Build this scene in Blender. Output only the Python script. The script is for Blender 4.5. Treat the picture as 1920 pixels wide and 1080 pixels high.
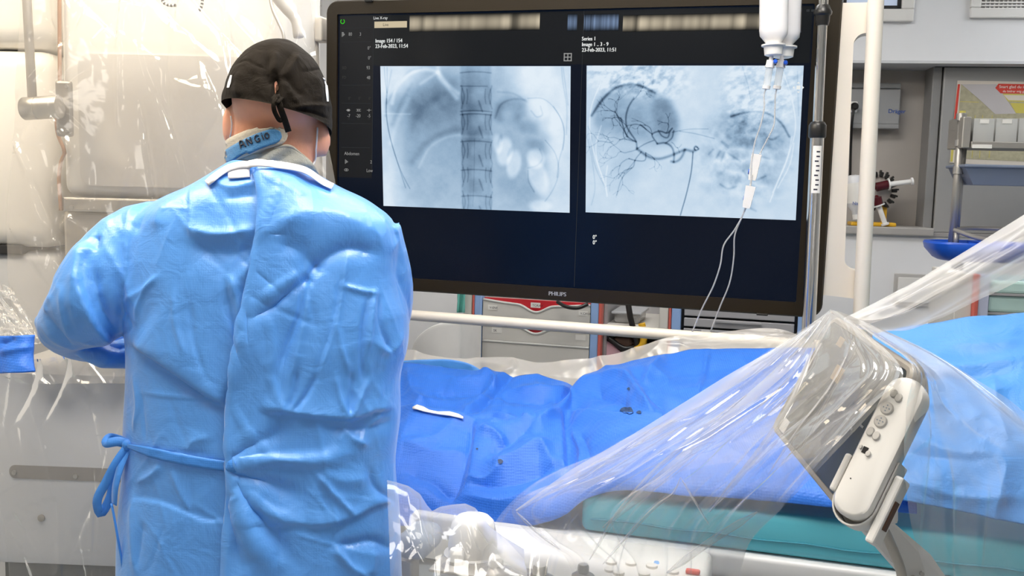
import bpy, bmesh, math, random
import numpy as np
from mathutils import Vector, Matrix
from mathutils.bvhtree import BVHTree

for _o in list(bpy.data.objects):
    bpy.data.objects.remove(_o)
random.seed(4); RNG = np.random.default_rng(7)
SC = bpy.context.scene
COL = SC.collection
PI = math.pi

# ------------------------------------------------------------------ camera
F = 1800.0
PITCH, ROLL = math.radians(6.0), math.radians(1.4)
CAM = np.array([0.0, 0.0, 1.5])
FW = np.array([0, math.cos(PITCH), -math.sin(PITCH)])
_r0 = np.array([1.0, 0, 0]); _u0 = np.array([0, math.sin(PITCH), math.cos(PITCH)])
RT = math.cos(ROLL) * _r0 + math.sin(ROLL) * _u0
UP = -math.sin(ROLL) * _r0 + math.cos(ROLL) * _u0
cd = bpy.data.cameras.new('camera'); cd.sensor_width = 36.0; cd.lens = 36.0 * F / 1920.0
cd.clip_start = 0.05; cd.clip_end = 60
cam = bpy.data.objects.new('camera', cd); COL.objects.link(cam)
cam.matrix_world = Matrix(((RT[0], UP[0], -FW[0], CAM[0]), (RT[1], UP[1], -FW[1], CAM[1]), (RT[2], UP[2], -FW[2], CAM[2]), (0, 0, 0, 1)))
SC.camera = cam

# ------------------------------------------------------------------ world, exposure
w = bpy.data.worlds.new('room_air'); SC.world = w; w.use_nodes = True
w.node_tree.nodes['Background'].inputs[0].default_value = (0.9, 0.95, 1, 1)
w.node_tree.nodes['Background'].inputs[1].default_value = 0.3
vs = SC.view_settings
vs.view_transform = 'Standard'; vs.look = 'None'; vs.gamma = 1.0; vs.use_curve_mapping = False
vs.exposure = 0.0
cy = SC.cycles
cy.use_denoising = True
cy.max_bounces = 12; cy.transparent_max_bounces = 40; cy.diffuse_bounces = 4; cy.glossy_bounces = 4
cy.transmission_bounces = 6; cy.caustics_reflective = False; cy.caustics_refractive = False
cy.sample_clamp_indirect = 6.0

# ceiling light fittings: (x, y, width, length, strength, colour)
CEIL = 2.85
LAMPS = [(-0.65, 1.3, 0.6, 0.8, 20.0, (1.0, 0.94, 0.84)), (0.45, 1.3, 0.6, 0.8, 22.0, (1.0, 0.95, 0.88)),
         (-1.6, 1.75, 0.6, 1.0, 17.0, (1.0, 0.84, 0.62)), (0.25, 2.2, 0.6, 0.4, 8.0, (1.0, 0.95, 0.87)),
         (0.3, 3.05, 1.8, 0.5, 13.0, (0.98, 0.97, 0.95)), (2.9, 3.4, 0.6, 1.2, 9.0, (0.93, 0.96, 1.0)),
         (-1.3, -1.2, 0.6, 1.2, 4.5, (1.0, 0.95, 0.88)), (1.1, -1.2, 0.6, 1.2, 4.5, (1.0, 0.95, 0.88))]  # the pair behind the viewer are unseen fill panels for the front light

# ------------------------------------------------------------------ projection helpers
def V(*a): return np.array(a, float)
def nrm(a): a = np.asarray(a, float); return a / np.linalg.norm(a)
def ray(x, y): return FW + (x - 960) / F * RT - (y - 540) / F * UP
def P(x, y, d): return CAM + d * ray(x, y)
def Parr(X, Y, D):
    X, Y, D = np.broadcast_arrays(np.asarray(X, float), np.asarray(Y, float), np.asarray(D, float))
    R = FW + ((X - 960) / F)[..., None] * RT - ((Y - 540) / F)[..., None] * UP
    return CAM + D[..., None] * R
def proj(p):
    q = np.asarray(p, float) - CAM; d = q @ FW
    return 960 + F * (q @ RT) / d, 540 - F * (q @ UP) / d
class Pl:
    """a plane of the place: origin, axes ax (right), ay (up), n (towards the viewer)"""
    def __init__(s, o, ax, ay=(0, 0, 1)):
        s.o = np.array(o, float); s.ax = nrm(ax); ay = np.array(ay, float)
        s.ay = nrm(ay - (ay @ s.ax) * s.ax); s.n = nrm(np.cross(s.ax, s.ay))
        if s.n @ (CAM - s.o) < 0: s.n = -s.n
    def hit(s, x, y, off=0.0):
        r = ray(x, y); o = s.o + s.n * off
        return CAM + r * (((o - CAM) @ s.n) / (r @ s.n))
    def st(s, x, y, off=0.0):
        q = s.hit(x, y, off) - s.o; return q @ s.ax, q @ s.ay
    def pt(s, a, b, off=0.0): return s.o + a * s.ax + b * s.ay + off * s.n
    def rect(s, x0, y0, x1, y1, off=0.0):
        ym, xm = (y0 + y1) / 2, (x0 + x1) / 2
        return s.st(x0, ym, off)[0], s.st(x1, ym, off)[0], s.st(xm, y1, off)[1], s.st(xm, y0, off)[1]
YAW = math.radians(16.5)
EX = V(math.cos(YAW), -math.sin(YAW), 0); EN = V(math.sin(YAW), math.cos(YAW), 0)
def TP(n): return Pl(EN * n, EX)           # upright plane along the table at distance n
def ZP(x, y, z):
    r = ray(x, y); return CAM + r * ((z - CAM[2]) / r[2])

# ------------------------------------------------------------------ noise
def _hash(ix, iy, iz, s):
    h = (ix.astype(np.int64) * 374761393 + iy.astype(np.int64) * 668265263 + iz.astype(np.int64) * 2147483647 + s * 974711) & 0xffffffff
    h = ((h ^ (h >> 13)) * 1274126177) & 0xffffffff
    h = (h ^ (h >> 16)) & 0xffffffff
    return h / 4294967295.0 * 2 - 1
def noise(x, y, z=0.0, s=0):
    x, y, z = np.broadcast_arrays(np.asarray(x, float), np.asarray(y, float), np.asarray(z, float))
    ix, iy, iz = np.floor(x), np.floor(y), np.floor(z); fx, fy, fz = x - ix, y - iy, z - iz
    q = lambda t: t * t * t * (t * (t * 6 - 15) + 10)
    a, b, c = q(fx), q(fy), q(fz); o = 0
    for dx in (0, 1):
        for dy in (0, 1):
            for dz in (0, 1):
                o = o + _hash(ix + dx, iy + dy, iz + dz, s) * (a if dx else 1 - a) * (b if dy else 1 - b) * (c if dz else 1 - c)
    return o
def fbm(x, y, z=0.0, o=3, s=0):
    t = 0; a = 1.0
    for k in range(o):
        t = t + a * noise(x * 2 ** k, y * 2 ** k, z * 2 ** k, s + k); a *= 0.5
    return t
def ridge(x, y, z=0.0, s=0): return 1 - np.abs(noise(x, y, z, s)) * 2.2
def sstep(a, b, x): t = np.clip((x - a) / (b - a), 0, 1); return t * t * (3 - 2 * t)

def spl(pts, n):
    """smooth curve (Catmull-Rom by arc length) through points of any dimension, n samples"""
    p = np.asarray(pts, float)
    if len(p) == 2: return p[0] + (p[1] - p[0]) * np.linspace(0, 1, n)[:, None]
    k = np.r_[0, np.cumsum(np.linalg.norm(np.diff(p[:, :3], axis=0), axis=1))]
    m = np.zeros_like(p); dk = np.diff(k)[:, None]; d = np.diff(p, axis=0) / dk
    m[1:-1] = (d[:-1] * dk[1:] + d[1:] * dk[:-1]) / (dk[:-1] + dk[1:]); m[0] = d[0]; m[-1] = d[-1]
    t = np.linspace(0, k[-1], n); i = np.clip(np.searchsorted(k, t, 'right') - 1, 0, len(p) - 2)
    h = (k[i + 1] - k[i])[:, None]; u = ((t - k[i])[:, None]) / h
    return (2 * u**3 - 3 * u**2 + 1) * p[i] + (u**3 - 2 * u**2 + u) * h * m[i] + (-2 * u**3 + 3 * u**2) * p[i + 1] + (u**3 - u**2) * h * m[i + 1]
def fx(pts, x):
    """value curve y(x) by smooth interpolation"""
    p = np.asarray(pts, float); c = spl(p, 400); o = np.argsort(c[:, 0]); return np.interp(x, c[o, 0], c[o, 1])

# ------------------------------------------------------------------ materials
MATS = {}
def mat(name, col, rough=0.5, metal=0.0, var=0.06, vscale=12.0, bump=0.0, bscale=60.0, emis=None, estr=0.0, sub=0.0, sheen=0.0, spec=0.5, coat=0.0, anis=None, alpha=1.0):
    m = bpy.data.materials.new(name); m.use_nodes = True; nt = m.node_tree; N = nt.nodes; L = nt.links
    b = N['Principled BSDF']
    tc = N.new('ShaderNodeTexCoord'); nz = N.new('ShaderNodeTexNoise'); nz.inputs['Scale'].default_value = vscale; nz.inputs['Detail'].default_value = 4
    L.new(tc.outputs['Object'], nz.inputs['Vector'])
    mx = N.new('ShaderNodeMix'); mx.data_type = 'RGBA'
    mx.inputs[6].default_value = (*[c * (1 - var) for c in col], 1); mx.inputs[7].default_value = (*[min(1, c * (1 + var)) for c in col], 1)
    L.new(nz.outputs['Fac'], mx.inputs[0]); L.new(mx.outputs[2], b.inputs['Base Color'])
    b.inputs['Roughness'].default_value = rough; b.inputs['Metallic'].default_value = metal
    b.inputs['Specular IOR Level'].default_value = spec
    if sub: b.inputs['Subsurface Weight'].default_value = sub; b.inputs['Subsurface Radius'].default_value = (0.02, 0.008, 0.004)
    if sheen: b.inputs['Sheen Weight'].default_value = sheen; b.inputs['Sheen Roughness'].default_value = 0.4
    if coat: b.inputs['Coat Weight'].default_value = coat
    if alpha < 1: b.inputs['Alpha'].default_value = alpha
    if emis: b.inputs['Emission Color'].default_value = (*emis, 1); b.inputs['Emission Strength'].default_value = estr
    if bump:
        n2 = N.new('ShaderNodeTexNoise'); n2.inputs['Scale'].default_value = bscale; n2.inputs['Detail'].default_value = 5
        if anis:
            mp = N.new('ShaderNodeMapping'); mp.inputs['Scale'].default_value = anis; L.new(tc.outputs['Object'], mp.inputs[0]); L.new(mp.outputs[0], n2.inputs['Vector'])
        else: L.new(tc.outputs['Object'], n2.inputs['Vector'])
        bp = N.new('ShaderNodeBump'); bp.inputs['Strength'].default_value = bump; bp.inputs['Distance'].default_value = 0.01
        L.new(n2.outputs['Fac'], bp.inputs['Height']); L.new(bp.outputs[0], b.inputs['Normal'])
    MATS[name] = m; return m
def film(name, milk=0.12, graze=0.5, rough=0.07, bump=0.25, bscale=9.0, tint=(0.97, 0.97, 0.97), gloss=1.0, white=(0.92, 0.90, 0.87)):
    """clear polythene: lets light through, hazy where seen at a grazing angle, with sharp reflections"""
    m = bpy.data.materials.new(name); m.use_nodes = True; nt = m.node_tree; N = nt.nodes; L = nt.links
    N.remove(N['Principled BSDF']); out = N['Material Output']
    tc = N.new('ShaderNodeTexCoord'); nz = N.new('ShaderNodeTexNoise'); nz.inputs['Scale'].default_value = bscale; nz.inputs['Detail'].default_value = 3; nz.inputs['Distortion'].default_value = 1.2
    L.new(tc.outputs['Object'], nz.inputs['Vector'])
    bp = N.new('ShaderNodeBump'); bp.inputs['Strength'].default_value = bump; bp.inputs['Distance'].default_value = 0.02; L.new(nz.outputs['Fac'], bp.inputs['Height'])
    lw = N.new('ShaderNodeLayerWeight'); lw.inputs['Blend'].default_value = 0.5; L.new(bp.outputs[0], lw.inputs['Normal'])
    pw = N.new('ShaderNodeMath'); pw.operation = 'POWER'; pw.inputs[1].default_value = 2.0; L.new(lw.outputs['Facing'], pw.inputs[0])
    ma = N.new('ShaderNodeMath'); ma.operation = 'MULTIPLY_ADD'; ma.inputs[1].default_value = graze; ma.inputs[2].default_value = milk; ma.use_clamp = True
    L.new(pw.outputs[0], ma.inputs[0])
    tr = N.new('ShaderNodeBsdfTransparent'); tr.inputs[0].default_value = (*tint, 1)
    df = N.new('ShaderNodeBsdfDiffuse'); df.inputs[0].default_value = (*white, 1)
    tl = N.new('ShaderNodeBsdfTranslucent'); tl.inputs[0].default_value = (*white, 1)
    m0 = N.new('ShaderNodeMixShader'); m0.inputs[0].default_value = 0.4; L.new(df.outputs[0], m0.inputs[1]); L.new(tl.outputs[0], m0.inputs[2])
    m1 = N.new('ShaderNodeMixShader'); L.new(ma.outputs[0], m1.inputs[0]); L.new(tr.outputs[0], m1.inputs[1]); L.new(m0.outputs[0], m1.inputs[2])
    gl = N.new('ShaderNodeBsdfGlossy'); gl.inputs['Roughness'].default_value = rough; gl.inputs[0].default_value = (1, 1, 1, 1); L.new(bp.outputs[0], gl.inputs['Normal'])
    fr = N.new('ShaderNodeFresnel'); fr.inputs['IOR'].default_value = 1.5; L.new(bp.outputs[0], fr.inputs['Normal'])
    fm = N.new('ShaderNodeMath'); fm.operation = 'MULTIPLY'; fm.inputs[1].default_value = gloss; fm.use_clamp = True; L.new(fr.outputs[0], fm.inputs[0])
    m2 = N.new('ShaderNodeMixShader'); L.new(fm.outputs[0], m2.inputs[0]); L.new(m1.outputs[0], m2.inputs[1]); L.new(gl.outputs[0], m2.inputs[2])
    L.new(m2.outputs[0], out.inputs[0]); MATS[name] = m; return m
def emat(name, col, strength=1.0):
    m = bpy.data.materials.new(name); m.use_nodes = True; nt = m.node_tree; N = nt.nodes; L = nt.links
    N.remove(N['Principled BSDF']); e = N.new('ShaderNodeEmission'); e.inputs[0].default_value = (*col, 1); e.inputs[1].default_value = strength
    L.new(e.outputs[0], N['Material Output'].inputs[0]); MATS[name] = m; return m
def srgb(r, g, b):
    f = lambda c: (c / 255 / 12.92) if c <= 10 else ((c / 255 + 0.055) / 1.055) ** 2.4
    return (f(r), f(g), f(b))
def fabric(name, col, rough, weave, wscale, wrinkle, wrscale, sheen=0.2, spec=0.5, var=0.08, trans=0.0):
    """non-woven cloth: dimple pattern and fine creasing in the relief"""
    m = mat(name, col, rough, var=var, vscale=7, sheen=sheen, spec=spec); nt = m.node_tree; N = nt.nodes; L = nt.links; b = N['Principled BSDF']
    tc = N.new('ShaderNodeTexCoord')
    vo = N.new('ShaderNodeTexVoronoi'); vo.inputs['Scale'].default_value = wscale; vo.inputs['Randomness'].default_value = 0.15; L.new(tc.outputs['Object'], vo.inputs['Vector'])
    n2 = N.new('ShaderNodeTexNoise'); n2.inputs['Scale'].default_value = wrscale; n2.inputs['Detail'].default_value = 4; n2.inputs['Distortion'].default_value = 0.8; L.new(tc.outputs['Object'], n2.inputs['Vector'])
    b1 = N.new('ShaderNodeBump'); b1.inputs['Strength'].default_value = wrinkle; b1.inputs['Distance'].default_value = 0.02; L.new(n2.outputs['Fac'], b1.inputs['Height'])
    b2 = N.new('ShaderNodeBump'); b2.inputs['Strength'].default_value = weave; b2.inputs['Distance'].default_value = 0.002; L.new(vo.outputs['Distance'], b2.inputs['Height']); L.new(b1.outputs[0], b2.inputs['Normal'])
    L.new(b2.outputs[0], b.inputs['Normal'])
    return m

M_white = mat('white_paint', (0.80, 0.78, 0.75), 0.35)
M_wall = mat('white_wall', (0.80, 0.80, 0.815), 0.6, var=0.02)
M_wallgrey = mat('greige_panel', (0.42, 0.385, 0.35), 0.55, var=0.04)
M_steelpanel = mat('grey_cabinet_panel', (0.36, 0.355, 0.345), 0.4, 0.2, var=0.04)
M_floor = mat('vinyl_floor', (0.35, 0.38, 0.40), 0.35, var=0.08, vscale=3)
M_ceil = mat('ceiling_paint', (0.82, 0.82, 0.80), 0.7, var=0.02)
M_cream = mat('cream_enamel', (0.83, 0.80, 0.75), 0.3, var=0.02, vscale=3)
M_creamgrey = mat('cream_grey_plastic', (0.60, 0.585, 0.56), 0.4, var=0.04, vscale=4)
M_greyenamel = mat('light_grey_enamel', (0.62, 0.63, 0.65), 0.35, var=0.03, vscale=4)
M_steel = mat('brushed_steel', (0.55, 0.53, 0.50), 0.3, 0.9, bump=0.1, bscale=150, anis=(1, 1, 8))
M_chrome = mat('polished_chrome', (0.75, 0.73, 0.70), 0.14, 1.0, var=0.02)
M_dullsteel = mat('dull_steel', (0.45, 0.42, 0.38), 0.4, 0.6, var=0.1)
M_copper = mat('copper_strip', (0.60, 0.33, 0.20), 0.35, 0.6, var=0.2, vscale=20)
M_black = mat('black_plastic', (0.012, 0.011, 0.010), 0.35)
M_bezel = mat('dark_bezel', (0.020, 0.0135, 0.006), 0.4, var=0.1, vscale=200, spec=0.3)
M_screen = mat('screen_glass', (0.002, 0.002, 0.003), 0.22, var=0.3, vscale=2, emis=(0.0008, 0.0035, 0.011), estr=1.0, spec=.18)  # faint blue emission stands in for the reflection on the dark screen
M_sidebar = mat('screen_sidebar', (0.002, 0.002, 0.003), 0.22, emis=(0.0085, 0.009, 0.0095), estr=1.0, spec=.2)
M_line = emat('screen_rule', srgb(52, 54, 56), 1.0)
M_txt = emat('screen_text_white', (0.85, 0.87, 0.85), 1.0)
M_txtdim = emat('screen_text_grey', srgb(150, 150, 148), 1.0)
M_txtfaint = emat('screen_text_faint', srgb(62, 62, 60), 1.0)
M_green = emat('screen_green', srgb(60, 200, 40), 1.0)
M_tan = emat('screen_tan_button', srgb(205, 190, 160), 1.0)
M_logo = mat('silver_print', (0.55, 0.55, 0.55), 0.4, 0.3)
M_gown = fabric('gown_fabric', (0.088, 0.335, 0.87), 0.40, 0.08, 260, 0.16, 24, sheen=0.25, spec=1.0)
M_gowntie = fabric('gown_tie_fabric', (0.055, 0.27, 0.80), 0.5, 0.15, 300, 0.1, 40)
M_gownwhite = fabric('gown_neck_binding', (0.80, 0.80, 0.86), 0.6, 0.1, 300, 0.15, 40)
M_drape = fabric('drape_fabric', (0.026, 0.16, 0.66), 0.5, 0.4, 210, 0.2, 17, sheen=0.15, spec=0.4)
M_sheet = fabric('pale_blue_sheet', (0.06, 0.26, 0.69), 0.5, 0.12, 260, 0.35, 15, sheen=0.2)
M_teal = mat('teal_vinyl', (0.10, 0.46, 0.58), 0.4, var=0.05, vscale=5, bump=0.05, bscale=25)
M_skin = mat('skin', (0.78, 0.37, 0.235), 0.5, var=0.12, vscale=30, bump=0.08, bscale=220, sub=0.15)
M_cap = fabric('cap_cotton', (0.0095, 0.0062, 0.0032), 0.8, 0.3, 700, 0.3, 30, sheen=0.03, spec=0.15, var=0.25)
M_collar = fabric('collar_lining', (0.36, 0.36, 0.32), 0.8, 0.4, 500, 0.3, 40, sheen=0.1, var=0.2)
M_strap = fabric('collar_strap_blue', (0.045, 0.20, 0.42), 0.6, 0.5, 500, 0.2, 40)
M_binding = fabric('collar_binding', (0.47, 0.42, 0.34), 0.7, 0.3, 500, 0.2, 60)
M_ink = mat('marker_ink', (0.015, 0.015, 0.03), 0.6)
M_mask = mat('mask_white', (0.78, 0.80, 0.84), 0.7)
M_bottle = mat('bottle_plastic', (0.80, 0.79, 0.80), 0.35, sub=0.0, alpha=0.9)
M_label = mat('paper_label', (0.82, 0.79, 0.74), 0.6)
M_blueplastic = mat('blue_plastic', (0.01, 0.10, 0.62), 0.35)
M_tube = mat('clear_tubing', (0.62, 0.62, 0.62), 0.12, alpha=0.55)
M_chamber = mat('clear_chamber', (0.75, 0.78, 0.8), 0.08, alpha=0.35)
M_offwhite = mat('off_white_plastic', (0.80, 0.785, 0.76), 0.32, var=0.02)
M_button = mat('pale_grey_button', (0.62, 0.60, 0.57), 0.4)
M_frame = mat('white_frame_paint', (0.85, 0.78, 0.68), 0.35, var=0.02)
M_tabscreen = mat('tablet_glass', (0.06, 0.068, 0.064), 0.25, var=0.4, vscale=9, spec=0.4)
M_tabbody = mat('tablet_grey_body', (0.36, 0.33, 0.29), 0.4)
M_taborange = mat('tablet_orange_tile', (0.55, 0.36, 0.15), 0.3)
M_tabline = mat('tablet_pale_line', (0.22, 0.23, 0.23), 0.25)
M_cartbeige = mat('cart_beige', (0.66, 0.63, 0.58), 0.45, var=0.03)
M_cartblue = mat('cart_blue_post', (0.30, 0.45, 0.75), 0.45)
M_cartred = mat('cart_red_trim', (0.55, 0.02, 0.03), 0.4)
M_redstrip = mat('cart_coral_strip', (0.62, 0.13, 0.10), 0.45)
M_greydrawer = mat('grey_drawer', (0.38, 0.37, 0.38), 0.45)
M_tealcloth = mat('teal_cloth', (0.15, 0.48, 0.42), 0.8)
M_yellow = mat('yellow_plastic', (0.75, 0.42, 0.02), 0.4)
M_pink = mat('pink_paper', (0.75, 0.45, 0.50), 0.6)
M_brown = mat('brown_strap', (0.10, 0.05, 0.03), 0.7)
M_bluetray = mat('slate_blue_tray', (0.20, 0.235, 0.32), 0.45)
M_glassclear = mat('clear_bin', (0.70, 0.70, 0.68), 0.15, alpha=0.5)
M_glassgreen = mat('green_tinted_glass', (0.55, 0.75, 0.70), 0.15)
M_blood = mat('dark_red_fill', (0.07, 0.006, 0.01), 0.25)
M_posterred = mat('poster_red', (0.62, 0.05, 0.03), 0.6)
M_posteryellow = mat('poster_yellow', (0.58, 0.50, 0.10), 0.6)
M_postergreen = mat('poster_olive', (0.40, 0.37, 0.25), 0.6, var=0.3, vscale=60)
M_postergrey = mat('poster_lilac_grey', (0.50, 0.47, 0.47), 0.6, var=0.05)
M_postercream = mat('poster_cream', (0.66, 0.60, 0.52), 0.6)
M_dark = mat('dark_gap', (0.02, 0.02, 0.022), 0.6)
M_blueprint = mat('blue_print', (0.03, 0.10, 0.40), 0.6)
M_stain = mat('dark_stain', (0.02, 0.05, 0.13), 0.6)
M_padgrey = mat('blue_grey_pad', (0.25, 0.30, 0.36), 0.45)
M_cable = mat('grey_cable', (0.48, 0.45, 0.40), 0.45)
M_pane = mat('window_sky_pane', (0.55, 0.62, 0.75), 0.15, emis=(0.55, 0.65, 0.85), estr=0.35)
M_lampglow = {}

# ------------------------------------------------------------------ mesh builder
def wloc(o):
    l = np.zeros(3)
    while o is not None: l = l + np.array(o.location); o = o.parent
    return l
class MB:
    def __init__(s): s.v = []; s.f = []
    def add(s, v, f):
        b = len(s.v); s.v.extend([tuple(map(float, q)) for q in v]); s.f.extend([tuple(int(i) + b for i in q) for q in f]); return s
    def box(s, c, hx, hy, hz, ax=V(1, 0, 0), ay=V(0, 1, 0), az=V(0, 0, 1), bev=0.0, seg=2):
        bm = bmesh.new(); bmesh.ops.create_cube(bm, size=2.0)
        for v in bm.verts: v.co = Vector((v.co.x * hx, v.co.y * hy, v.co.z * hz))
        if bev > 0:
            bev = min(bev, 0.49 * 2 * min(hx, hy, hz))
            bmesh.ops.bevel(bm, geom=bm.edges[:], offset=bev, segments=seg, affect='EDGES', profile=0.5)
        flip = np.dot(np.cross(ax, ay), az) < 0
        vv = [c + v.co.x * ax + v.co.y * ay + v.co.z * az for v in bm.verts]
        bm.verts.index_update(); ff = [[v.index for v in f.verts][::-1 if flip else 1] for f in bm.faces]; bm.free()
        return s.add(vv, ff)
    def pbox(s, pl, x0, y0, x1, y1, o0, o1, bev=0.0, seg=2):
        a0, a1, b0, b1 = pl.rect(x0, y0, x1, y1, max(o0, o1))
        c = pl.pt((a0 + a1) / 2, (b0 + b1) / 2, (o0 + o1) / 2)
        return s.box(c, abs(a1 - a0) / 2, abs(b1 - b0) / 2, abs(o1 - o0) / 2, pl.ax, pl.ay, pl.n, bev, seg)
    def sbox(s, pl, a0, b0, a1, b1, o0, o1, bev=0.0, seg=2):
        c = pl.pt((a0 + a1) / 2, (b0 + b1) / 2, (o0 + o1) / 2)
        return s.box(c, abs(a1 - a0) / 2, abs(b1 - b0) / 2, abs(o1 - o0) / 2, pl.ax, pl.ay, pl.n, bev, seg)
    def prism(s, pts, off):
        """closed outline (3-D points) swept by the vector off"""
        n = len(pts); p = np.asarray(pts, float); q = p + off
        s.add(np.vstack([p, q]), [list(range(n))[::-1], list(range(n, 2 * n))] + [[i, (i + 1) % n, n + (i + 1) % n, n + i] for i in range(n)]); return s
    def tube(s, pts, r, seg=10, cap=True):
        p = np.asarray(pts, float); n = len(p); r = np.broadcast_to(np.asarray(r, float), (n,))
        t = np.gradient(p, axis=0); t /= np.linalg.norm(t, axis=1)[:, None] + 1e-12
        a = V(0, 0, 1) if abs(t[0][2]) < 0.9 else V(1, 0, 0)
        u = nrm(np.cross(t[0], a)); vv = []
        for i in range(n):
            u = nrm(u - (u @ t[i]) * t[i]); w_ = np.cross(t[i], u)
            for k in range(seg):
                th = 2 * PI * k / seg; vv.append(p[i] + r[i] * (math.cos(th) * u + math.sin(th) * w_))
        ff = [[i * seg + k, i * seg + (k + 1) % seg, (i + 1) * seg + (k + 1) % seg, (i + 1) * seg + k] for i in range(n - 1) for k in range(seg)]
        if cap: ff += [list(range(seg))[::-1], [(n - 1) * seg + k for k in range(seg)]]
        return s.add(vv, ff)
    def lathe(s, o, axis, prof, seg=24, cap=True):
        """prof = [(height along axis, radius)]"""
        axis = nrm(axis); return s.tube2([np.asarray(o) + axis * h for h, r in prof], [r for h, r in prof], axis, seg, cap)
    def tube2(s, pts, rs, axis, seg, cap):
        a = V(0, 0, 1) if abs(axis[2]) < 0.9 else V(1, 0, 0); u = nrm(np.cross(axis, a)); w_ = np.cross(axis, u); vv = []
        for p, r in zip(pts, rs):
            for k in range(seg): th = 2 * PI * k / seg; vv.append(p + r * (math.cos(th) * u + math.sin(th) * w_))
        n = len(pts); ff = [[i * seg + k, i * seg + (k + 1) % seg, (i + 1) * seg + (k + 1) % seg, (i + 1) * seg + k] for i in range(n - 1) for k in range(seg)]
        if cap: ff += [list(range(seg))[::-1], [(n - 1) * seg + k for k in range(seg)]]
        return s.add(vv, ff)
    def ell(s, c, rx, ry, rz, ax=V(1, 0, 0), ay=V(0, 1, 0), az=V(0, 0, 1), nu=24, nv=14):
        vv = [c + az * rz]
        for j in range(1, nv):
            ph = PI * j / nv
            for i in range(nu):
                th = 2 * PI * i / nu; vv.append(c + math.sin(ph) * (math.cos(th) * rx * ax + math.sin(th) * ry * ay) + math.cos(ph) * rz * az)
        vv.append(c - az * rz); e = len(vv) - 1
        ff = [[0, 1 + i, 1 + (i + 1) % nu] for i in range(nu)]
        for j in range(nv - 2):
            for i in range(nu):
                a, b = 1 + j * nu + i, 1 + j * nu + (i + 1) % nu; ff.append([a, a + nu, b + nu, b])
        ff += [[e, 1 + (nv - 2) * nu + (i + 1) % nu, 1 + (nv - 2) * nu + i] for i in range(nu)]
        return s.add(vv, ff)
    def loft(s, rings, cap=True):
        R = np.asarray(rings, float); n, k = R.shape[:2]
        ff = [[i * k + j, i * k + (j + 1) % k, (i + 1) * k + (j + 1) % k, (i + 1) * k + j] for i in range(n - 1) for j in range(k)]
        if cap: ff += [list(range(k))[::-1], [(n - 1) * k + j for j in range(k)]]
        return s.add(R.reshape(-1, 3), ff)
    def grid(s, A):
        nv, nu = A.shape[:2]
        ff = [[j * nu + i, j * nu + i + 1, (j + 1) * nu + i + 1, (j + 1) * nu + i] for j in range(nv - 1) for i in range(nu - 1)]
        return s.add(A.reshape(-1, 3), ff)
    def build(s, name, m, parent=None, smooth=False, solid=0.0):
        me = bpy.data.meshes.new(name); v = np.array(s.v)
        if parent is None:
            o0 = np.array([(v[:, 0].min() + v[:, 0].max()) / 2, (v[:, 1].min() + v[:, 1].max()) / 2, v[:, 2].min()])
        else: o0 = wloc(parent)
        me.from_pydata([tuple(q) for q in (v - o0)], [], s.f); me.update()
        bm = bmesh.new(); bm.from_mesh(me)
        bmesh.ops.recalc_face_normals(bm, faces=bm.faces[:]); bm.to_mesh(me); bm.free()
        if smooth: 
            me.polygons.foreach_set('use_smooth', [True] * len(me.polygons))
            if smooth == 'auto': me.set_sharp_from_angle(angle=math.radians(38))
        o = bpy.data.objects.new(name, me); COL.objects.link(o); me.materials.append(m)
        if parent is None: o.location = o0
        else: o.parent = parent
        if solid:
            md = o.modifiers.new('thickness', 'SOLIDIFY'); md.thickness = solid; md.offset = 0
        return o
def tag(o, label=None, cat=None, group=None, kind=None):
    if label: o['label'] = label
    if cat: o['category'] = cat
    if group: o['group'] = group
    if kind: o['kind'] = kind
    return o
def thing(name, label, cat, loc, group=None):
    o = bpy.data.objects.new(name, None); COL.objects.link(o); o.location = tuple(map(float, loc)); o.empty_display_size = 0.1
    return tag(o, label, cat, group)
def struct(o): o['kind'] = 'structure'; return o
def rrect(pl, a0, b0, a1, b1, r, off=0.0, seg=6):
    pts = []
    for cx, cy_, t0 in ((a1 - r, b1 - r, 0), (a0 + r, b1 - r, 90), (a0 + r, b0 + r, 180), (a1 - r, b0 + r, 270)):
        for k in range(seg + 1):
            th = math.radians(t0 + 90 * k / seg); pts.append(pl.pt(cx + r * math.cos(th), cy_ + r * math.sin(th), off))
    return pts
def ribbon(P3, wdir, width, twist=None):
    """a flat band along 3-D points with half-width vectors"""
    p = np.asarray(P3, float); n = len(p); wd = np.broadcast_to(np.asarray(wdir, float), (n, 3)); wdt = np.broadcast_to(np.asarray(width, float), (n,))
    return np.stack([p - wd * wdt[:, None] / 2, p, p + wd * wdt[:, None] / 2], axis=1)
_TXT = {}
def text_geo(body):
    if body not in _TXT:
        cu = bpy.data.curves.new('t', 'FONT'); cu.body = body; cu.size = 1.0; cu.resolution_u = 3
        o = bpy.data.objects.new('t', cu); COL.objects.link(o); dg = bpy.context.evaluated_depsgraph_get(); dg.update()
        me = bpy.data.meshes.new_from_object(o.evaluated_get(dg))
        v = np.array([q.co[:2] for q in me.vertices]).reshape(-1, 2); f = [list(q.vertices) for q in me.polygons]
        bpy.data.objects.remove(o); bpy.data.curves.remove(cu); bpy.data.meshes.remove(me); _TXT[body] = (v, f)
    return _TXT[body]
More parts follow.
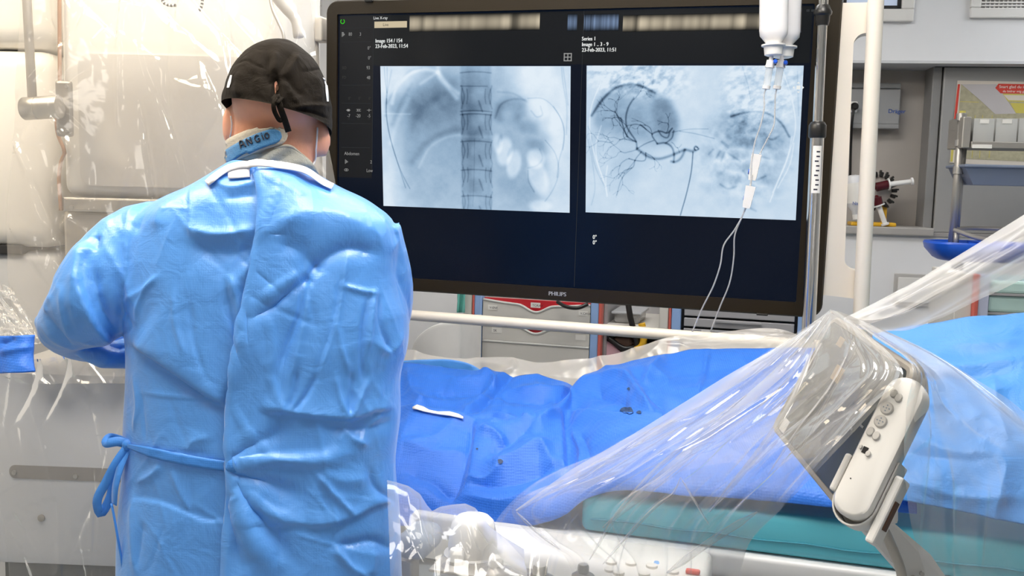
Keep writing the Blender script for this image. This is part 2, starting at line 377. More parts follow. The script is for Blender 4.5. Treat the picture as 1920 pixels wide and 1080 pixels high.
def put_text(mb, pl, body, x, y, hpx, off, squeeze=1.0, align='L', bold=0.0):
    """capital height hpx px, baseline-left at pixel (x,y) unprojected on the plane"""
    v, f = text_geo(body); a, b = pl.st(x, y, off); d = (pl.hit(x, y, off) - CAM) @ FW
    k = hpx / F * d / 0.69
    if len(v) == 0: return
    w_ = v[:, 0].max() * k * squeeze; a0 = a - (w_ if align == 'R' else w_ / 2 if align == 'C' else 0)
    for dx in ((0,) if not bold else (0, bold)):
        mb.add([pl.pt(a0 + q[0] * k * squeeze + dx * k, b + q[1] * k, off) for q in v], f)

def seg_dist(X, Y, pl):
    """distance, signed distance and progress of points to a pixel polyline"""
    pl = np.asarray(pl, float); best = np.full(X.shape, 1e9); sd = np.zeros(X.shape); pr = np.zeros(X.shape)
    L = np.r_[0, np.cumsum(np.linalg.norm(np.diff(pl, axis=0), axis=1))]; tot = L[-1]
    for i in range(len(pl) - 1):
        a, b = pl[i], pl[i + 1]; dx, dy = b - a; l2 = dx * dx + dy * dy
        t = np.clip(((X - a[0]) * dx + (Y - a[1]) * dy) / l2, 0, 1)
        qx, qy = X - a[0] - t * dx, Y - a[1] - t * dy; d = np.hypot(qx, qy); m = d < best
        best = np.where(m, d, best); sd = np.where(m, np.sign(dx * qy - dy * qx) * d, sd); pr = np.where(m, (L[i] + t * math.sqrt(l2)) / tot, pr)
    return best, sd, pr
def creases(X, Y, lst):
    """folds: ('r', pts, width, amp) ridge(+)/valley(-); ('s', pts, width, amp, decay) raised on the right-hand side of travel as seen"""
    out = np.zeros(X.shape)
    for c in lst:
        pts = spl(c[1], max(8, 5 * len(c[1]))) if len(c[1]) > 2 else np.asarray(c[1], float)
        d, sd, pr = seg_dist(X, Y, pts); tp = np.minimum(1, np.minimum(pr, 1 - pr) / 0.18 + 0.0)
        if c[0] == 'r': out += c[3] * np.exp(-(d / c[2]) ** 1.35) * (0.25 + 0.75 * tp)
        elif c[0] == 'w': out += c[3] * np.exp(-(d / (c[2] * (0.25 + 1.6 * pr))) ** 2) * np.minimum(1, (1 - pr) / 0.3) * np.minimum(1, pr / 0.05 + 0.3)
        else:
            out += c[3] * (0.5 + 0.5 * np.tanh(sd / c[2])) * np.exp(-np.maximum(sd, 0) / c[4]) * sstep(0, 0.15, pr) * sstep(0, 0.15, 1 - pr) * np.where(d > 3 * c[4], 0, 1)
    return out
def mesh_arrays(o):
    me = o.data; n = len(me.vertices); v = np.empty(n * 3); me.vertices.foreach_get('co', v); nn = np.empty(n * 3); me.vertices.foreach_get('normal', nn)
    return v.reshape(-1, 3), nn.reshape(-1, 3)
def set_verts(o, v): o.data.vertices.foreach_set('co', np.ascontiguousarray(v).ravel()); o.data.update()
def remesh(mb, name, m, parent, voxel, smooth_it=6, fac=0.5):
    o = mb.build(name, m, parent); md = o.modifiers.new('r', 'REMESH'); md.mode = 'VOXEL'; md.voxel_size = voxel; md.use_smooth_shade = True
    if smooth_it: ms = o.modifiers.new('s', 'SMOOTH'); ms.iterations = smooth_it; ms.factor = fac
    dg = bpy.context.evaluated_depsgraph_get(); dg.update()
    me = bpy.data.meshes.new_from_object(o.evaluated_get(dg)); o.modifiers.clear(); old = o.data; o.data = me; bpy.data.meshes.remove(old)
    if not me.materials: me.materials.append(m)
    me.polygons.foreach_set('use_smooth', [True] * len(me.polygons)); return o
def bvh_of(*objs):
    vs, fs = [], []
    for o in objs:
        b = len(vs); l = wloc(o); vs += [Vector(np.array(q.co) + l) for q in o.data.vertices]; fs += [[i + b for i in p.vertices] for p in o.data.polygons]
    return BVHTree.FromPolygons(vs, fs)
def cast(b, x, y, off, dref):
    r = nrm(ray(x, y)); h = b.ray_cast(Vector(CAM), Vector(r))
    if h[0] is None:
        q = P(x, y, dref); h = b.find_nearest(Vector(q)); n = np.array(h[1]); n = n if n @ (CAM - np.array(h[0])) > 0 else -n
        return np.array(h[0]) + n * off
    n = np.array(h[1]); n = n if n @ r < 0 else -n
    return np.array(h[0]) + n * off

# ================================================================== THE ROOM
WY = math.radians(8.0)
WX = V(math.cos(WY), -math.sin(WY), 0); WN = V(math.sin(WY), math.cos(WY), 0)
def WPl(m): return Pl(WN * m, WX)
W46, W485 = WPl(4.6), WPl(4.85)
X0, X1, Y0, Y1 = -3.2, 4.6, -3.2, 5.6

o = MB().box(V(0.7, 1.2, -0.03), 4.2, 4.7, 0.03).build('floor', M_floor); struct(o)
o = MB().box(V(0.7, 1.2, CEIL + 0.03), 4.2, 4.7, 0.03).build('ceiling', M_ceil); struct(o)
struct(MB().box(V(X0 - 0.05, 1.2, 1.425), 0.05, 4.6, 1.425).build('wall_left', M_wall))
struct(MB().box(V(X1 + 0.05, 1.2, 1.425), 0.05, 4.6, 1.425).build('wall_right', M_wall))
struct(MB().box(V(0.7, Y0 - 0.05, 1.425), 4.0, 0.05, 1.425).build('wall_front', M_wall))
zh = W46.hit(1760, 114)[2]; sA = W46.st(1380, 300)[0]; zl = W46.hit(1680, 440)[2]
wb = MB()
wb.sbox(W46, -4.2, zh, 4.0, CEIL, -0.35, 0.0)            # header above the recess
wb.sbox(W46, -4.2, 0.0, sA, zh, -0.35, 0.0)              # flush part behind the display
wb.sbox(W46, sA, 0.0, 4.0, zl, -0.35, 0.0)               # below the ledge
struct(wb.build('wall_back', M_wall))
struct(MB().sbox(W46, sA, zl, 4.0, zh, -0.35, -0.25).build('wall_recess', M_wallgrey))
struct(MB().sbox(W46, sA - 0.02, zh - 0.012, 4.0, zh, -0.25, 0.004).build('trim_1', mat('soffit_edge', (0.62, 0.62, 0.64), 0.5)))
struct(MB().sbox(W46, sA - 0.02, zl - 0.002, W46.st(1748, 435)[0], zl + 0.035, -0.25, 0.03, 0.006).build('trim_2', mat('ledge_laminate', (0.40, 0.38, 0.36), 0.4)))
struct(MB().sbox(W46, W46.st(1748, 435)[0], zl - 0.002, 4.0, zl + 0.012, -0.1, 0.012).build('trim_3', mat('ledge_strip', (0.34, 0.32, 0.31), 0.4)))

# window at the top right and one behind the covered machine
def window(n, pl, x0, y0, x1, y1):
    fr = MB(); a0, a1, b0, b1 = pl.rect(x0, y0, x1, y1); t = 0.055
    for q in ((a0, b0, a1, b0 + t), (a0, b1 - t, a1, b1), (a0, b0 + t, a0 + t, b1 - t), (a1 - t, b0 + t, a1, b1 - t)): fr.sbox(pl, *q, -0.01, 0.03, 0.006)
    f = struct(fr.build('window_%d' % n, M_white))
    s = MB()
    for q in ((a0 + t, b0 + t, a1 - t, b0 + t + 0.016), (a0 + t, b1 - t - 0.016, a1 - t, b1 - t), (a0 + t, b0 + t, a0 + t + 0.016, b1 - t), (a1 - t - 0.016, b0 + t, a1 - t, b1 - t)): s.sbox(pl, *q, -0.01, 0.016)
    s.build('seal', M_dark, f)
    MB().sbox(pl, a0 + t + 0.016, b0 + t + 0.016, a1 - t - 0.016, b1 - t - 0.016, 0.0, 0.006).build('pane', M_pane, f)
    MB().sbox(pl, a0 + 0.03, b0 - 0.035, a0 + 0.18, b0 - 0.012, 0.0, 0.02, 0.004).build('latch', M_white, f)
    return f
window(1, W46, 1560, -190, 1718, 42)
window(2, W46, 330, -120, 604, 34)

# ventilation grille
vg = thing('ventilation_grille', 'white framed ventilation grille with dark slots high on the back wall', 'vent', W46.hit(1880, 30, 0.0))
a0, a1, b0, b1 = W46.rect(1820, -70, 2010, 35); t = 0.045
fr = MB()
for q in ((a0, b0, a1, b0 + t), (a0, b1 - t, a1, b1), (a0, b0 + t, a0 + t, b1 - t), (a1 - t, b0 + t, a1, b1 - t)): fr.sbox(W46, *q, 0.0, 0.02, 0.005)
fr.build('frame', M_white, vg); MB().sbox(W46, a0 + t, b0 + t, a1 - t, b1 - t, 0.0, 0.003).build('backing', M_dark, vg)
nb = 11; sl = None
for k in range(nb):
    bz = b0 + t + (k + 0.35) * (b1 - b0 - 2 * t) / nb
    MB().sbox(W46, a0 + t, bz, a1 - t, bz + 0.008, 0.003, 0.018).build('slat', M_white, vg)
nv_ = 18
for k in range(1, nv_):
    az = a0 + t + k * (a1 - a0 - 2 * t) / nv_
    MB().sbox(W46, az - 0.002, b0 + t, az + 0.002, b1 - t, 0.004, 0.015).build('bar', M_white, vg)

# ceiling lights
LLAB = ['white framed ceiling light panel above the gowned person', 'white framed ceiling light panel above the tablet', 'warm ceiling light panel above the cream detector', 'small square ceiling light panel above the table',
        'wide ceiling light panel above the display and carts', 'cool ceiling light panel above the trolley on the right', 'unseen fill light panel behind the viewer on the left', 'unseen fill light panel behind the viewer on the right']
for i, (x, y, sx, sy, st, c) in enumerate(LAMPS):
    g = thing('ceiling_light', LLAB[i], 'ceiling light', (x, y, CEIL), 'ceiling light panels')
    fr = MB(); hx, hy = sx / 2 + 0.03, sy / 2 + 0.03
    for cx, cy_, ax_, ay_ in ((-hx + .015, 0, .015, hy), (hx - .015, 0, .015, hy), (0, -hy + .015, hx - .03, .015), (0, hy - .015, hx - .03, .015)):
        fr.box(V(x + cx, y + cy_, CEIL - 0.014), ax_, ay_, 0.014)
    fr.build('frame', M_white, g)
    MB().box(V(x, y, CEIL - 0.006), sx / 2, sy / 2, 0.004).build('diffuser', emat('light_diffuser', c, st), g)

# ------------------------------------------------------------------ tall cabinet in the recess, poster
WC = WPl(4.70)
cb = thing('wall_cabinet', 'tall grey cabinet panel standing in the recess behind the poster', 'cabinet', WC.hit(1850, 432))
ac0 = WC.st(1759, 300)[0]; zc1 = WC.hit(1800, 126)[2]; zc0 = zl + 0.012
MB().sbox(WC, ac0, zc0, 3.9, zc1, -0.02, 0.0, 0.004).build('door', M_steelpanel, cb)
MB().sbox(WC, ac0 - 0.045, zc0, ac0 - 0.004, zc1 + 0.005, -0.14, -0.012, 0.004).build('side_panel', mat('cabinet_side', (0.25, 0.245, 0.24), 0.4), cb)
MB().sbox(WC, ac0 - 0.04, zc1, 3.9, zc1 + 0.012, -0.14, -0.004).build('top_gap', M_dark, cb)
po = thing('poster', 'chart poster with red banner and yellow bands on the grey cabinet', 'poster', WC.hit(1880, 306, 0.002))
pq = [(1795, 151), (2015, 155), (2010, 320), (1780, 305)]
def pwarp(pl, off, pts): return [pl.hit(x, y, off) for x, y in pts]
MB().prism(pwarp(WC, 0.0015, pq), WC.n * 0.002).build('sheet', M_postercream, po)
def flat(pl, name, m, par, off, pts, th=0.0006):
    return MB().prism(pwarp(pl, off, pts), pl.n * th).build(name, m, par)
flat(WC, 'chart_field', M_postergreen, po, 0.0036, [(1802, 158), (1990, 162), (1985, 306), (1790, 297)])
flat(WC, 'grey_band', M_postergrey, po, 0.0044, [(1803, 158), (1868, 158), (1905, 213), (1866, 214), (1838, 188)])
flat(WC, 'red_strip', M_posterred, po, 0.0044, [(1796, 158), (1800, 158), (1791, 245), (1786, 245)])
flat(WC, 'yellow_strip', M_posteryellow, po, 0.0044, [(1786, 246), (1791, 246), (1786, 303), (1782, 303)])
flat(WC, 'red_banner', M_posterred, po, 0.0046, [(1866, 165), (1872, 157), (1990, 159), (1990, 177), (1876, 175)])
flat(WC, 'yellow_band', M_posteryellow, po, 0.0044, [(1878, 175.5), (1990, 178), (1990, 193), (1890, 190)])
flat(WC, 'yellow_band', M_posteryellow, po, 0.0044, [(1894, 193), (1990, 195), (1990, 214), (1905, 212)])
flat(WC, 'cream_band', M_postercream, po, 0.0048, [(1882, 178), (1990, 180), (1990, 190), (1891, 188)])
tb = MB(); put_text(tb, WC, 'Snart glad du int', 1873, 165, 5.2, 0.0056, bold=0.03); put_text(tb, WC, 'du bidrar mig gladd', 1880, 173, 4.2, 0.0056); tb.build('lettering', M_label, po)
ln = MB()
for x in (1812, 1828, 1842, 1860): ln.prism(pwarp(WC, 0.0045, [(x, 216), (x + 1, 216), (x - 5, 296), (x - 6, 296)]), WC.n * 0.0004)
for y in (190, 222, 246, 270): ln.prism(pwarp(WC, 0.0045, [(1800 - (y - 190) * .08, y), (1835 + (y - 190) * .6, y + 1), (1835 + (y - 190) * .6, y + 2), (1800 - (y - 190) * .08, y + 1)]), WC.n * 0.0004)
ln.build('rules', M_posteryellow, po)

# ------------------------------------------------------------------ supply rail box on the recess wall
WR = WPl(4.85)
rb = thing('supply_rail_box', 'long grey wall supply box with socket in the recess', 'wall unit', WR.hit(1645, 240))
MB().pbox(WR, 1560, 165, 1688, 233, 0.0, 0.07, 0.006).build('body', mat('rail_grey', (0.30, 0.30, 0.30), 0.4), rb)
MB().pbox(WR, 1560, 155, 1690, 165, 0.0, 0.085, 0.005).build('top_rail', mat('rail_grey_dark', (0.22, 0.22, 0.22), 0.4), rb)
MB().pbox(WR, 1560, 232, 1686, 241, 0.0, 0.085, 0.005).build('bottom_rail', mat('rail_grey_mid', (0.26, 0.26, 0.26), 0.4), rb)
sk = MB().pbox(WR, 1590, 190, 1608, 211, 0.07, 0.082, 0.004).build('socket', M_white, rb)
c = WR.hit(1601, 200, 0.09); MB().lathe(c - WR.n * 0.01, WR.n, [(0, 0.018), (0.03, 0.018), (0.04, 0.010)], 16).build('plug', M_black, sk, smooth='auto')
MB().tube(spl([WR.hit(1601, 203, 0.11), WR.hit(1598, 225, 0.11), WR.hit(1596, 260, 0.06), WR.hit(1594, 330, 0.03)], 24), 0.006, 8).build('cord', M_black, rb, smooth=True)
tb = MB(); put_text(tb, WR, 'Dräger', 1665, 212, 7.5, 0.0715, bold=0.03); tb.build('lettering', M_blueprint, rb)

# ------------------------------------------------------------------ things on the ledge
WL = WPl(4.66); zled = zl + 0.035
st_ = thing('syringe_stand', 'yellow stand with a ring of black clips on the recess ledge', 'stand', (*WL.hit(1640, 422)[:2], zled))
b_ = WL.hit(1634, 420); MB().box(V(b_[0], b_[1], zled + 0.009), 0.10, 0.05, 0.009, WX, WN, V(0, 0, 1), 0.006).build('base', M_yellow, st_)
MB().pbox(WL, 1653, 384, 1663, 420, -0.02, 0.0, 0.004).build('upright', M_yellow, st_)
rc = WL.hit(1645, 357, 0.01); rr = 30 * (rc - CAM) @ FW / F
MB().lathe(rc - WL.n * 0.012, WL.n, [(0, rr * 0.9), (0.012, rr * 0.9)], 28).build('disc', mat('clear_disc', (0.40, 0.36, 0.33), 0.2), st_)
cl0 = None
for k in range(18):
    th = 2 * PI * k / 18; c = rc + rr * (math.cos(th) * WL.ax + math.sin(th) * WL.ay)
    d_ = math.cos(th) * WL.ax + math.sin(th) * WL.ay; e_ = np.cross(WL.n, d_)
    MB().box(c, 0.012, 0.008, 0.014, d_, e_, WL.n, 0.003, 1).box(c + d_ * 0.012 + e_ * 0.006, 0.007, 0.004, 0.01, d_, e_, WL.n).build('clip', M_black, st_)
def syringe(lab, p0, p1, p2):
    s = thing('syringe', lab, 'syringe', WL.hit(*p0, 0.05), 'dark filled syringes on the yellow stand')
    a, b, c = WL.hit(*p0, 0.055), WL.hit(*p1, 0.055), WL.hit(*p2, 0.055)
    MB().lathe(a, b - a, [(0, 0.004), (0.008, 0.013), (0.01, 0.021), (np.linalg.norm(b - a), 0.021)], 14).build('barrel', M_blood, s, smooth='auto')
    L_ = np.linalg.norm(c - b); MB().lathe(b, c - b, [(0, 0.028), (0.006, 0.028), (0.0065, 0.012), (L_ - 0.01, 0.011), (L_ - 0.009, 0.018), (L_, 0.018)], 12).build('plunger', M_offwhite, s, smooth='auto')
syringe('dark red syringe with white plunger pointing right on the yellow stand', (1638, 352), (1665, 346), (1712, 340))
syringe('dark red syringe with white plunger pointing down towards the ledge', (1643, 366), (1647, 384), (1660, 422))
bo = thing('saline_bottle', 'white labelled bottle hanging neck down beside the yellow stand', 'bottle', WL.hit(1603, 412, 0.04))
ba, bb = WL.hit(1599, 328, 0.05), WL.hit(1606, 402, 0.05); L_ = np.linalg.norm(bb - ba)
MB().lathe(ba, bb - ba, [(0, 0.012), (0.004, 0.028), (0.02, 0.036), (L_ * .78, 0.036), (L_ * .9, 0.022), (L_, 0.018)], 20).build('body', M_bottle, bo, smooth='auto')
MB().lathe(ba + (bb - ba) * .2, bb - ba, [(0, 0.0368), (L_ * .5, 0.0368)], 20, False).build('label', M_label, bo, smooth=True)
MB().lathe(bb, bb - ba, [(0, 0.019), (0.022, 0.019)], 16).build('cap', M_white, bo)
tb = MB(); put_text(tb, WL, 'NaCl', 1598, 384, 6, 0.095); tb.build('lettering', M_blueprint, bo)

# socket panel low on the back wall
sp = thing('wall_socket_panel', 'grey framed white socket panel low on the back wall', 'panel', W46.hit(1700, 560))
MB().pbox(W46, 1676, 514, 1760, 575, 0.0, 0.015, 0.004).build('frame', mat('panel_frame', (0.48, 0.46, 0.44), 0.5), sp)
MB().pbox(W46, 1683, 521, 1753, 568, 0.014, 0.02, 0.002).build('plate', M_white, sp)

# ------------------------------------------------------------------ trolley with bins, right
TD = 3.9; TQ = Pl(P(1800, 400, TD), WX)
tr = thing('procedure_trolley', 'steel trolley with bin rack, slate tray and blue base on the right', 'trolley', (*TQ.hit(1790, 470)[:2], 0))
MB().tube([TQ.hit(1804, 212), TQ.hit(1794, 340), TQ.hit(1784, 462)], 0.0145, 14).build('pole', M_dullsteel, tr, smooth=True)
MB().tube([TQ.hit(1813, 222, -0.05), TQ.hit(1800, 350, -0.05), TQ.hit(1791, 462, -0.05)], 0.012, 12).build('pole', M_dullsteel, tr, smooth=True)
for (xa, ya, xb, yb) in ((1803, 213, 1802, 226), (1800, 262, 1799, 274), (1797, 312, 1796, 326)):
    a, b = TQ.hit(xa, ya), TQ.hit(xb, yb); MB().lathe(a, b - a, [(0, 0.02), (np.linalg.norm(b - a), 0.02)], 16).build('clamp', M_steel, tr, smooth='auto')
a_ = TQ.hit(1805, 208); MB().lathe(a_, (0, 0, 1), [(-.012, 0.012), (0, 0.012)], 12).build('pole_cap', M_posteryellow, tr)
rk = MB(); a0, a1, b0, b1 = TQ.rect(1822, 220, 2010, 279, 0.06)
rk.sbox(TQ, a0 - 0.035, b0, a0 - 0.003, b1, -0.13, 0.06, 0.004); rk.sbox(TQ, a0, b0, a1, b0 + 0.026, -0.13, 0.065, 0.003); rk.sbox(TQ, a0, b0, a1, b1, -0.15, -0.135)
rk.build('bin_rack', M_dullsteel, tr)
for (x0, x1) in ((1825, 1864), (1867, 1907), (1910, 1950), (1953, 1993)):
    q0, q1, r0, r1 = TQ.rect(x0, 222, x1, 268, 0.05); t_ = 0.003
    bn = MB(); bn.sbox(TQ, q0, r0, q1, r0 + t_, -0.12, 0.05); bn.sbox(TQ, q0, r0, q0 + t_, r1, -0.12, 0.05); bn.sbox(TQ, q1 - t_, r0, q1, r1, -0.12, 0.05)
    bn.sbox(TQ, q0, r0, q1, r1, -0.12, -0.117); bn.sbox(TQ, q0, r0, q1, r1, 0.047, 0.05)
    bn = bn.build('bin', M_glassclear, tr)
    MB().sbox(TQ, q0 + .01, r0 + .004, q1 - .01, r0 + (r1 - r0) * .62, -0.1, 0.03, 0.01).build('contents', mat('bin_contents', (0.72, 0.64, 0.54), 0.7), bn)
    MB().sbox(TQ, q0 + .022, r1 - .02, q1 - .022, r1 - .004, 0.051, 0.053).build('label', M_label, bn)
MB().pbox(TQ, 1823, 271, 1860, 278, 0.066, 0.068).build('label', M_label, tr)
ty = MB(); a0, a1, b0, b1 = TQ.rect(1803, 313, 2010, 348, 0.05)
pf = [TQ.pt(a0, b1, 0.08), TQ.pt(a1, b1, 0.08), TQ.pt(a1, b0, 0.05), TQ.pt(a0 + 0.045, b0, 0.05)]
ty.prism(pf, -TQ.n * 0.22); ty.sbox(TQ, a0 - 0.004, b1 - 0.006, a1, b1 + 0.006, -0.16, 0.09, 0.004); ty.build('tray', M_bluetray, tr)
rl = MB(); z_ = lambda x, y, o: TQ.hit(x, y, o)
rl.tube(spl([z_(1786, 430, 0), z_(1812, 428, -0.1), z_(1900, 430, -0.1), z_(2000, 432, -0.1)], 30), 0.009, 10); rl.tube(spl([z_(1786, 430, 0), z_(1832, 446, 0.12), z_(1860, 452, 0.2)], 16), 0.009, 10)
rl.tube([z_(1793, 436, 0.02), z_(1791, 462, 0.02)], 0.009, 10); rl.build('rail', M_dullsteel, tr, smooth=True)
bs = MB(); cB = TQ.hit(1835, 463, 0.05); rings = []
for (h, k) in ((-0.055, 0.72), (-0.045, 0.82), (-0.01, 0.97), (0.012, 1.0), (0.02, 0.98), (0.02, 0.90), (0.008, 0.86), (0.006, 0.3)):
    rings.append([cB + V(0, 0, h) + k * (0.205 * np.sign(math.cos(t)) * abs(math.cos(t)) ** 0.75 * WX + 0.16 * np.sign(math.sin(t)) * abs(math.sin(t)) ** 0.75 * WN) for t in np.linspace(0, 2 * PI, 40, endpoint=False)])
bs.loft(rings).build('base_tray', M_blueplastic, tr, smooth='auto')
dv = MB(); dv.box(cB + V(0, 0, 0.014), 0.005, 0.13, 0.006, WX, WN).box(cB + V(0.02, -.03, 0.014), 0.07, 0.005, 0.006, WX, WN); dv.build('tray_divider', M_blueplastic, tr)
MB().lathe(V(cB[0] - 0.08, cB[1], 0.12), (0, 0, 1), [(0, 0.022), (cB[2] - 0.17, 0.022)], 14).build('column', M_dullsteel, tr, smooth=True)
ft = MB()
for k in range(5): th = 2 * PI * k / 5; ft.tube([V(cB[0] - .08, cB[1], 0.12), V(cB[0] - .08 + .3 * math.cos(th), cB[1] + .3 * math.sin(th), 0.07)], 0.02, 8)
ft.build('foot', M_dullsteel, tr)
for k in range(5): th = 2 * PI * k / 5; MB().lathe(V(cB[0] - .095 + .3 * math.cos(th), cB[1] + .3 * math.sin(th), 0.036), (1, 0, 0), [(0, .036), (.03, .036)], 14).build('castor', M_black, tr)

# ------------------------------------------------------------------ carts behind the display
CP = TP(3.75); N_ = CP.n
def upright(root, name, m, x0, x1, o0, o1, ztop=1.25):
    a0, a1 = CP.st(x0, 600)[0], CP.st(x1, 600)[0]; MB().sbox(CP, a0, 0.12, a1, ztop, o0, o1, 0.004).build(name, m, root)
c1 = thing('drawer_cart', 'beige drawer cart with red trim and blue uprights under the display', 'cart', (*CP.hit(1000, 640)[:2], 0))
a0, a1 = CP.st(874, 600)[0], CP.st(1130, 600)[0]
MB().sbox(CP, a0, 0.12, a1, 1.25, -0.45, -0.02).build('carcass', M_cartbeige, c1)
upright(c1, 'side_post', M_cartbeige, 871, 887, -0.02, 0.02); upright(c1, 'trim_strip', M_redstrip, 888, 892, -0.02, 0.025)
upright(c1, 'corner_post', M_cartblue, 892, 906, -0.02, 0.022); upright(c1, 'corner_post', M_cartblue, 1109, 1124, -0.02, 0.022); upright(c1, 'trim_strip', M_redstrip, 1124, 1130, -0.02, 0.025)
ad0, ad1 = CP.st(908, 600)[0], CP.st(1108, 600)[0]; wd = ad1 - ad0
def zpx(x, y): return CP.hit(x, y)[2]
def drawer(root, z0, z1, dip, labels, red=0.0):
    """front with a scooped finger pull along its top edge and a red lip above it"""
    n = 41; top = []
    for k in range(n):
        u = k / (n - 1); d_ = dip * (0.5 + 0.5 * math.cos(min(1, abs(u - 0.5) / 0.17) * PI))
        top.append(CP.pt(ad0 + u * wd, z1 - red * (0.3 + .7 * math.sin(PI * u)) - d_, 0))
    bot = [CP.pt(ad1, z0, 0), CP.pt(ad0, z0, 0)]
    D = MB().prism([q + N_ * 0.0 for q in top] + bot, N_ * 0.02).build('drawer', M_cartbeige, root)
    MB().tube([q + N_ * 0.018 for q in top], 0.0055, 8).build('finger_pull', M_creamgrey, D, smooth=True)
    if dip: MB().sbox(CP, ad0, z1 - red - dip - 0.012, ad1, z1, -0.01, 0.004).build('red_lip', M_cartred, D)
    for (x0, y0, x1, y1, tx) in labels:
        lb = MB().pbox(CP, x0, y0, x1, y1, 0.0205, 0.0215); lb.build('label', M_label, D)
        if tx: tb = MB(); put_text(tb, CP, tx, x0 + 3, y1 - 2.5, (y1 - y0) * .45, 0.022); tb.build('lettering', M_ink, D)
zs = [zpx(1008, 563), zpx(1008, 613), zpx(1008, 643), zpx(1008, 700), zpx(1008, 760)]
drawer(c1, zs[1] + 0.003, zs[0], 0.026, [(915, 572, 932, 581, 'V-ENF.'), (995, 567.5, 1013, 577, 'TORAX'), (1085, 583, 1102, 592, 'V.CAVA')], 0.022)
drawer(c1, zs[2] + 0.003, zs[1] - 0.003, 0.024, [(922, 614, 941, 624, 'SK'), (1079, 628, 1098, 638, '')], 0.0)
drawer(c1, zs[3] + 0.003, zs[2] - 0.003, 0.0, []); drawer(c1, zs[4], zs[3] - 0.003, 0.0, [])
MB().tube(spl([CP.hit(1045, 566, .05), CP.hit(1062, 575, .07), CP.hit(1085, 577, .07), CP.hit(1102, 570, .05)], 20), 0.008, 8).build('cable', M_black, c1, smooth=True)
for sx in (0.06, 0.9):
    for so in (-.06, -.4): MB().lathe(CP.pt(a0 + sx * (a1 - a0), 0.06, so), CP.ax, [(-.015, .06), (.015, .06)], 16).build('castor', M_black, c1)

c2 = thing('open_shelf_cart', 'open grey shelf cart between the drawer cart and the grey drawers', 'cart', (*CP.hit(1190, 640)[:2], 0))
a0, a1 = CP.st(1131, 600)[0], CP.st(1254, 600)[0]
sh = MB(); sh.sbox(CP, a0, 0.12, a1, 1.25, -0.45, -0.43); sh.sbox(CP, a0, 0.12, a0 + 0.012, 1.25, -0.43, -0.02); sh.build('back_panel', M_greydrawer, c2)
upright(c2, 'side_post', M_cartbeige, 1237, 1254, -0.43, 0.02)
zsh = zpx(1190, 612); zsh2 = zpx(1180, 674)
MB().sbox(CP, a0, zsh - 0.012, a1 - 0.03, zsh, -0.43, 0.0).build('shelf', M_cartbeige, c2); MB().sbox(CP, a0, zsh2 - 0.2, a1 - 0.03, zsh2, -0.43, -0.06).build('shelf', M_cartbeige, c2)
tbx = thing('clear_storage_box', 'clear plastic lidded box on the open shelf behind the rail', 'box', CP.hit(1170, 610, -0.12))
q0, q1, r0, r1 = CP.rect(1136, 582, 1206, 608, -0.1)
q0 += .03
MB().sbox(CP, q0 + .01, zsh + 0.001, q1 - .01, r1 - 0.012, -0.25, -0.06, 0.012).build('body', M_glassclear, tbx); MB().sbox(CP, q0, r1 - 0.012, q1, r1, -0.26, -0.05, 0.005).build('lid', mat('box_lid', (0.42, 0.43, 0.45), 0.3), tbx)
bg = thing('strap_bundle', 'black and yellow cable bundle hanging in the open shelf cart', 'bundle', CP.hit(1190, 655, -0.02))
MB().tube(spl([CP.hit(1178, 570, -.02), CP.hit(1182, 595, -.01), CP.hit(1188, 620, -.01), CP.hit(1192, 650, -.03), CP.hit(1175, 654, -.03), CP.hit(1140, 634, -.03)], 40), 0.012, 10).build('black_cable', M_black, bg, smooth=True)
MB().tube(spl([CP.hit(1203, 606, -.02), CP.hit(1207, 625, -.02), CP.hit(1202, 650, -.02), CP.hit(1192, 656, -.02)], 24), 0.014, 10).build('yellow_cable', M_yellow, bg, smooth=True)
MB().box(CP.hit(1168, 643, -.06), 0.045, 0.03, 0.022, CP.ax, CP.n, V(0, 0, 1), 0.015).build('pouch', M_brown, bg)
pp = tag(MB().prism([CP.hit(1134, 633, -.03), CP.hit(1168, 664, -.03), CP.hit(1160, 690, -.03), CP.hit(1134, 690, -.03)], -N_ * 0.01).build('pink_sheet', M_pink), 'pink paper sheet leaning in the open shelf cart', 'paper')

c3 = thing('grey_drawer_cart', 'grey drawer cart with black gaps and blue uprights under the display', 'cart', (*CP.hit(1380, 640)[:2], 0))
a0, a1 = CP.st(1255, 600)[0], CP.st(1506, 600)[0]
MB().sbox(CP, a0, 0.12, a1, 1.25, -0.45, -0.02).build('carcass', M_dark, c3)
upright(c3, 'trim_strip', M_redstrip, 1255, 1259.5, -0.02, 0.025); upright(c3, 'corner_post', M_cartblue, 1260, 1277, -0.02, 0.022); upright(c3, 'corner_post', M_cartblue, 1496, 1506, -0.02, 0.022)
q0, q1 = CP.st(1283, 600)[0], CP.st(1490, 600)[0]
for (y0, y1) in ((560, 597), (601, 617), (621, 660), (664, 705), (709, 760)):
    z1_, z0_ = zpx(1385, y0), zpx(1385, y1); D = MB().sbox(CP, q0, z0_, q1, z1_, -0.02, 0.012, 0.003).build('drawer', M_greydrawer, c3)
    MB().sbox(CP, q0 + .12, z1_ - 0.01, q1 - .12, z1_ - 0.004, 0.012, 0.02).build('pull', M_greydrawer, D)
MB().pbox(CP, 1315, 619, 1333, 623, 0.0125, 0.014).build('label', M_label, c3)
for sx in (0.06, 0.9):
    for so in (-.06, -.4): MB().lathe(CP.pt(a0 + sx * (a1 - a0), 0.06, so), CP.ax, [(-.015, .06), (.015, .06)], 16).build('castor', M_black, c3)

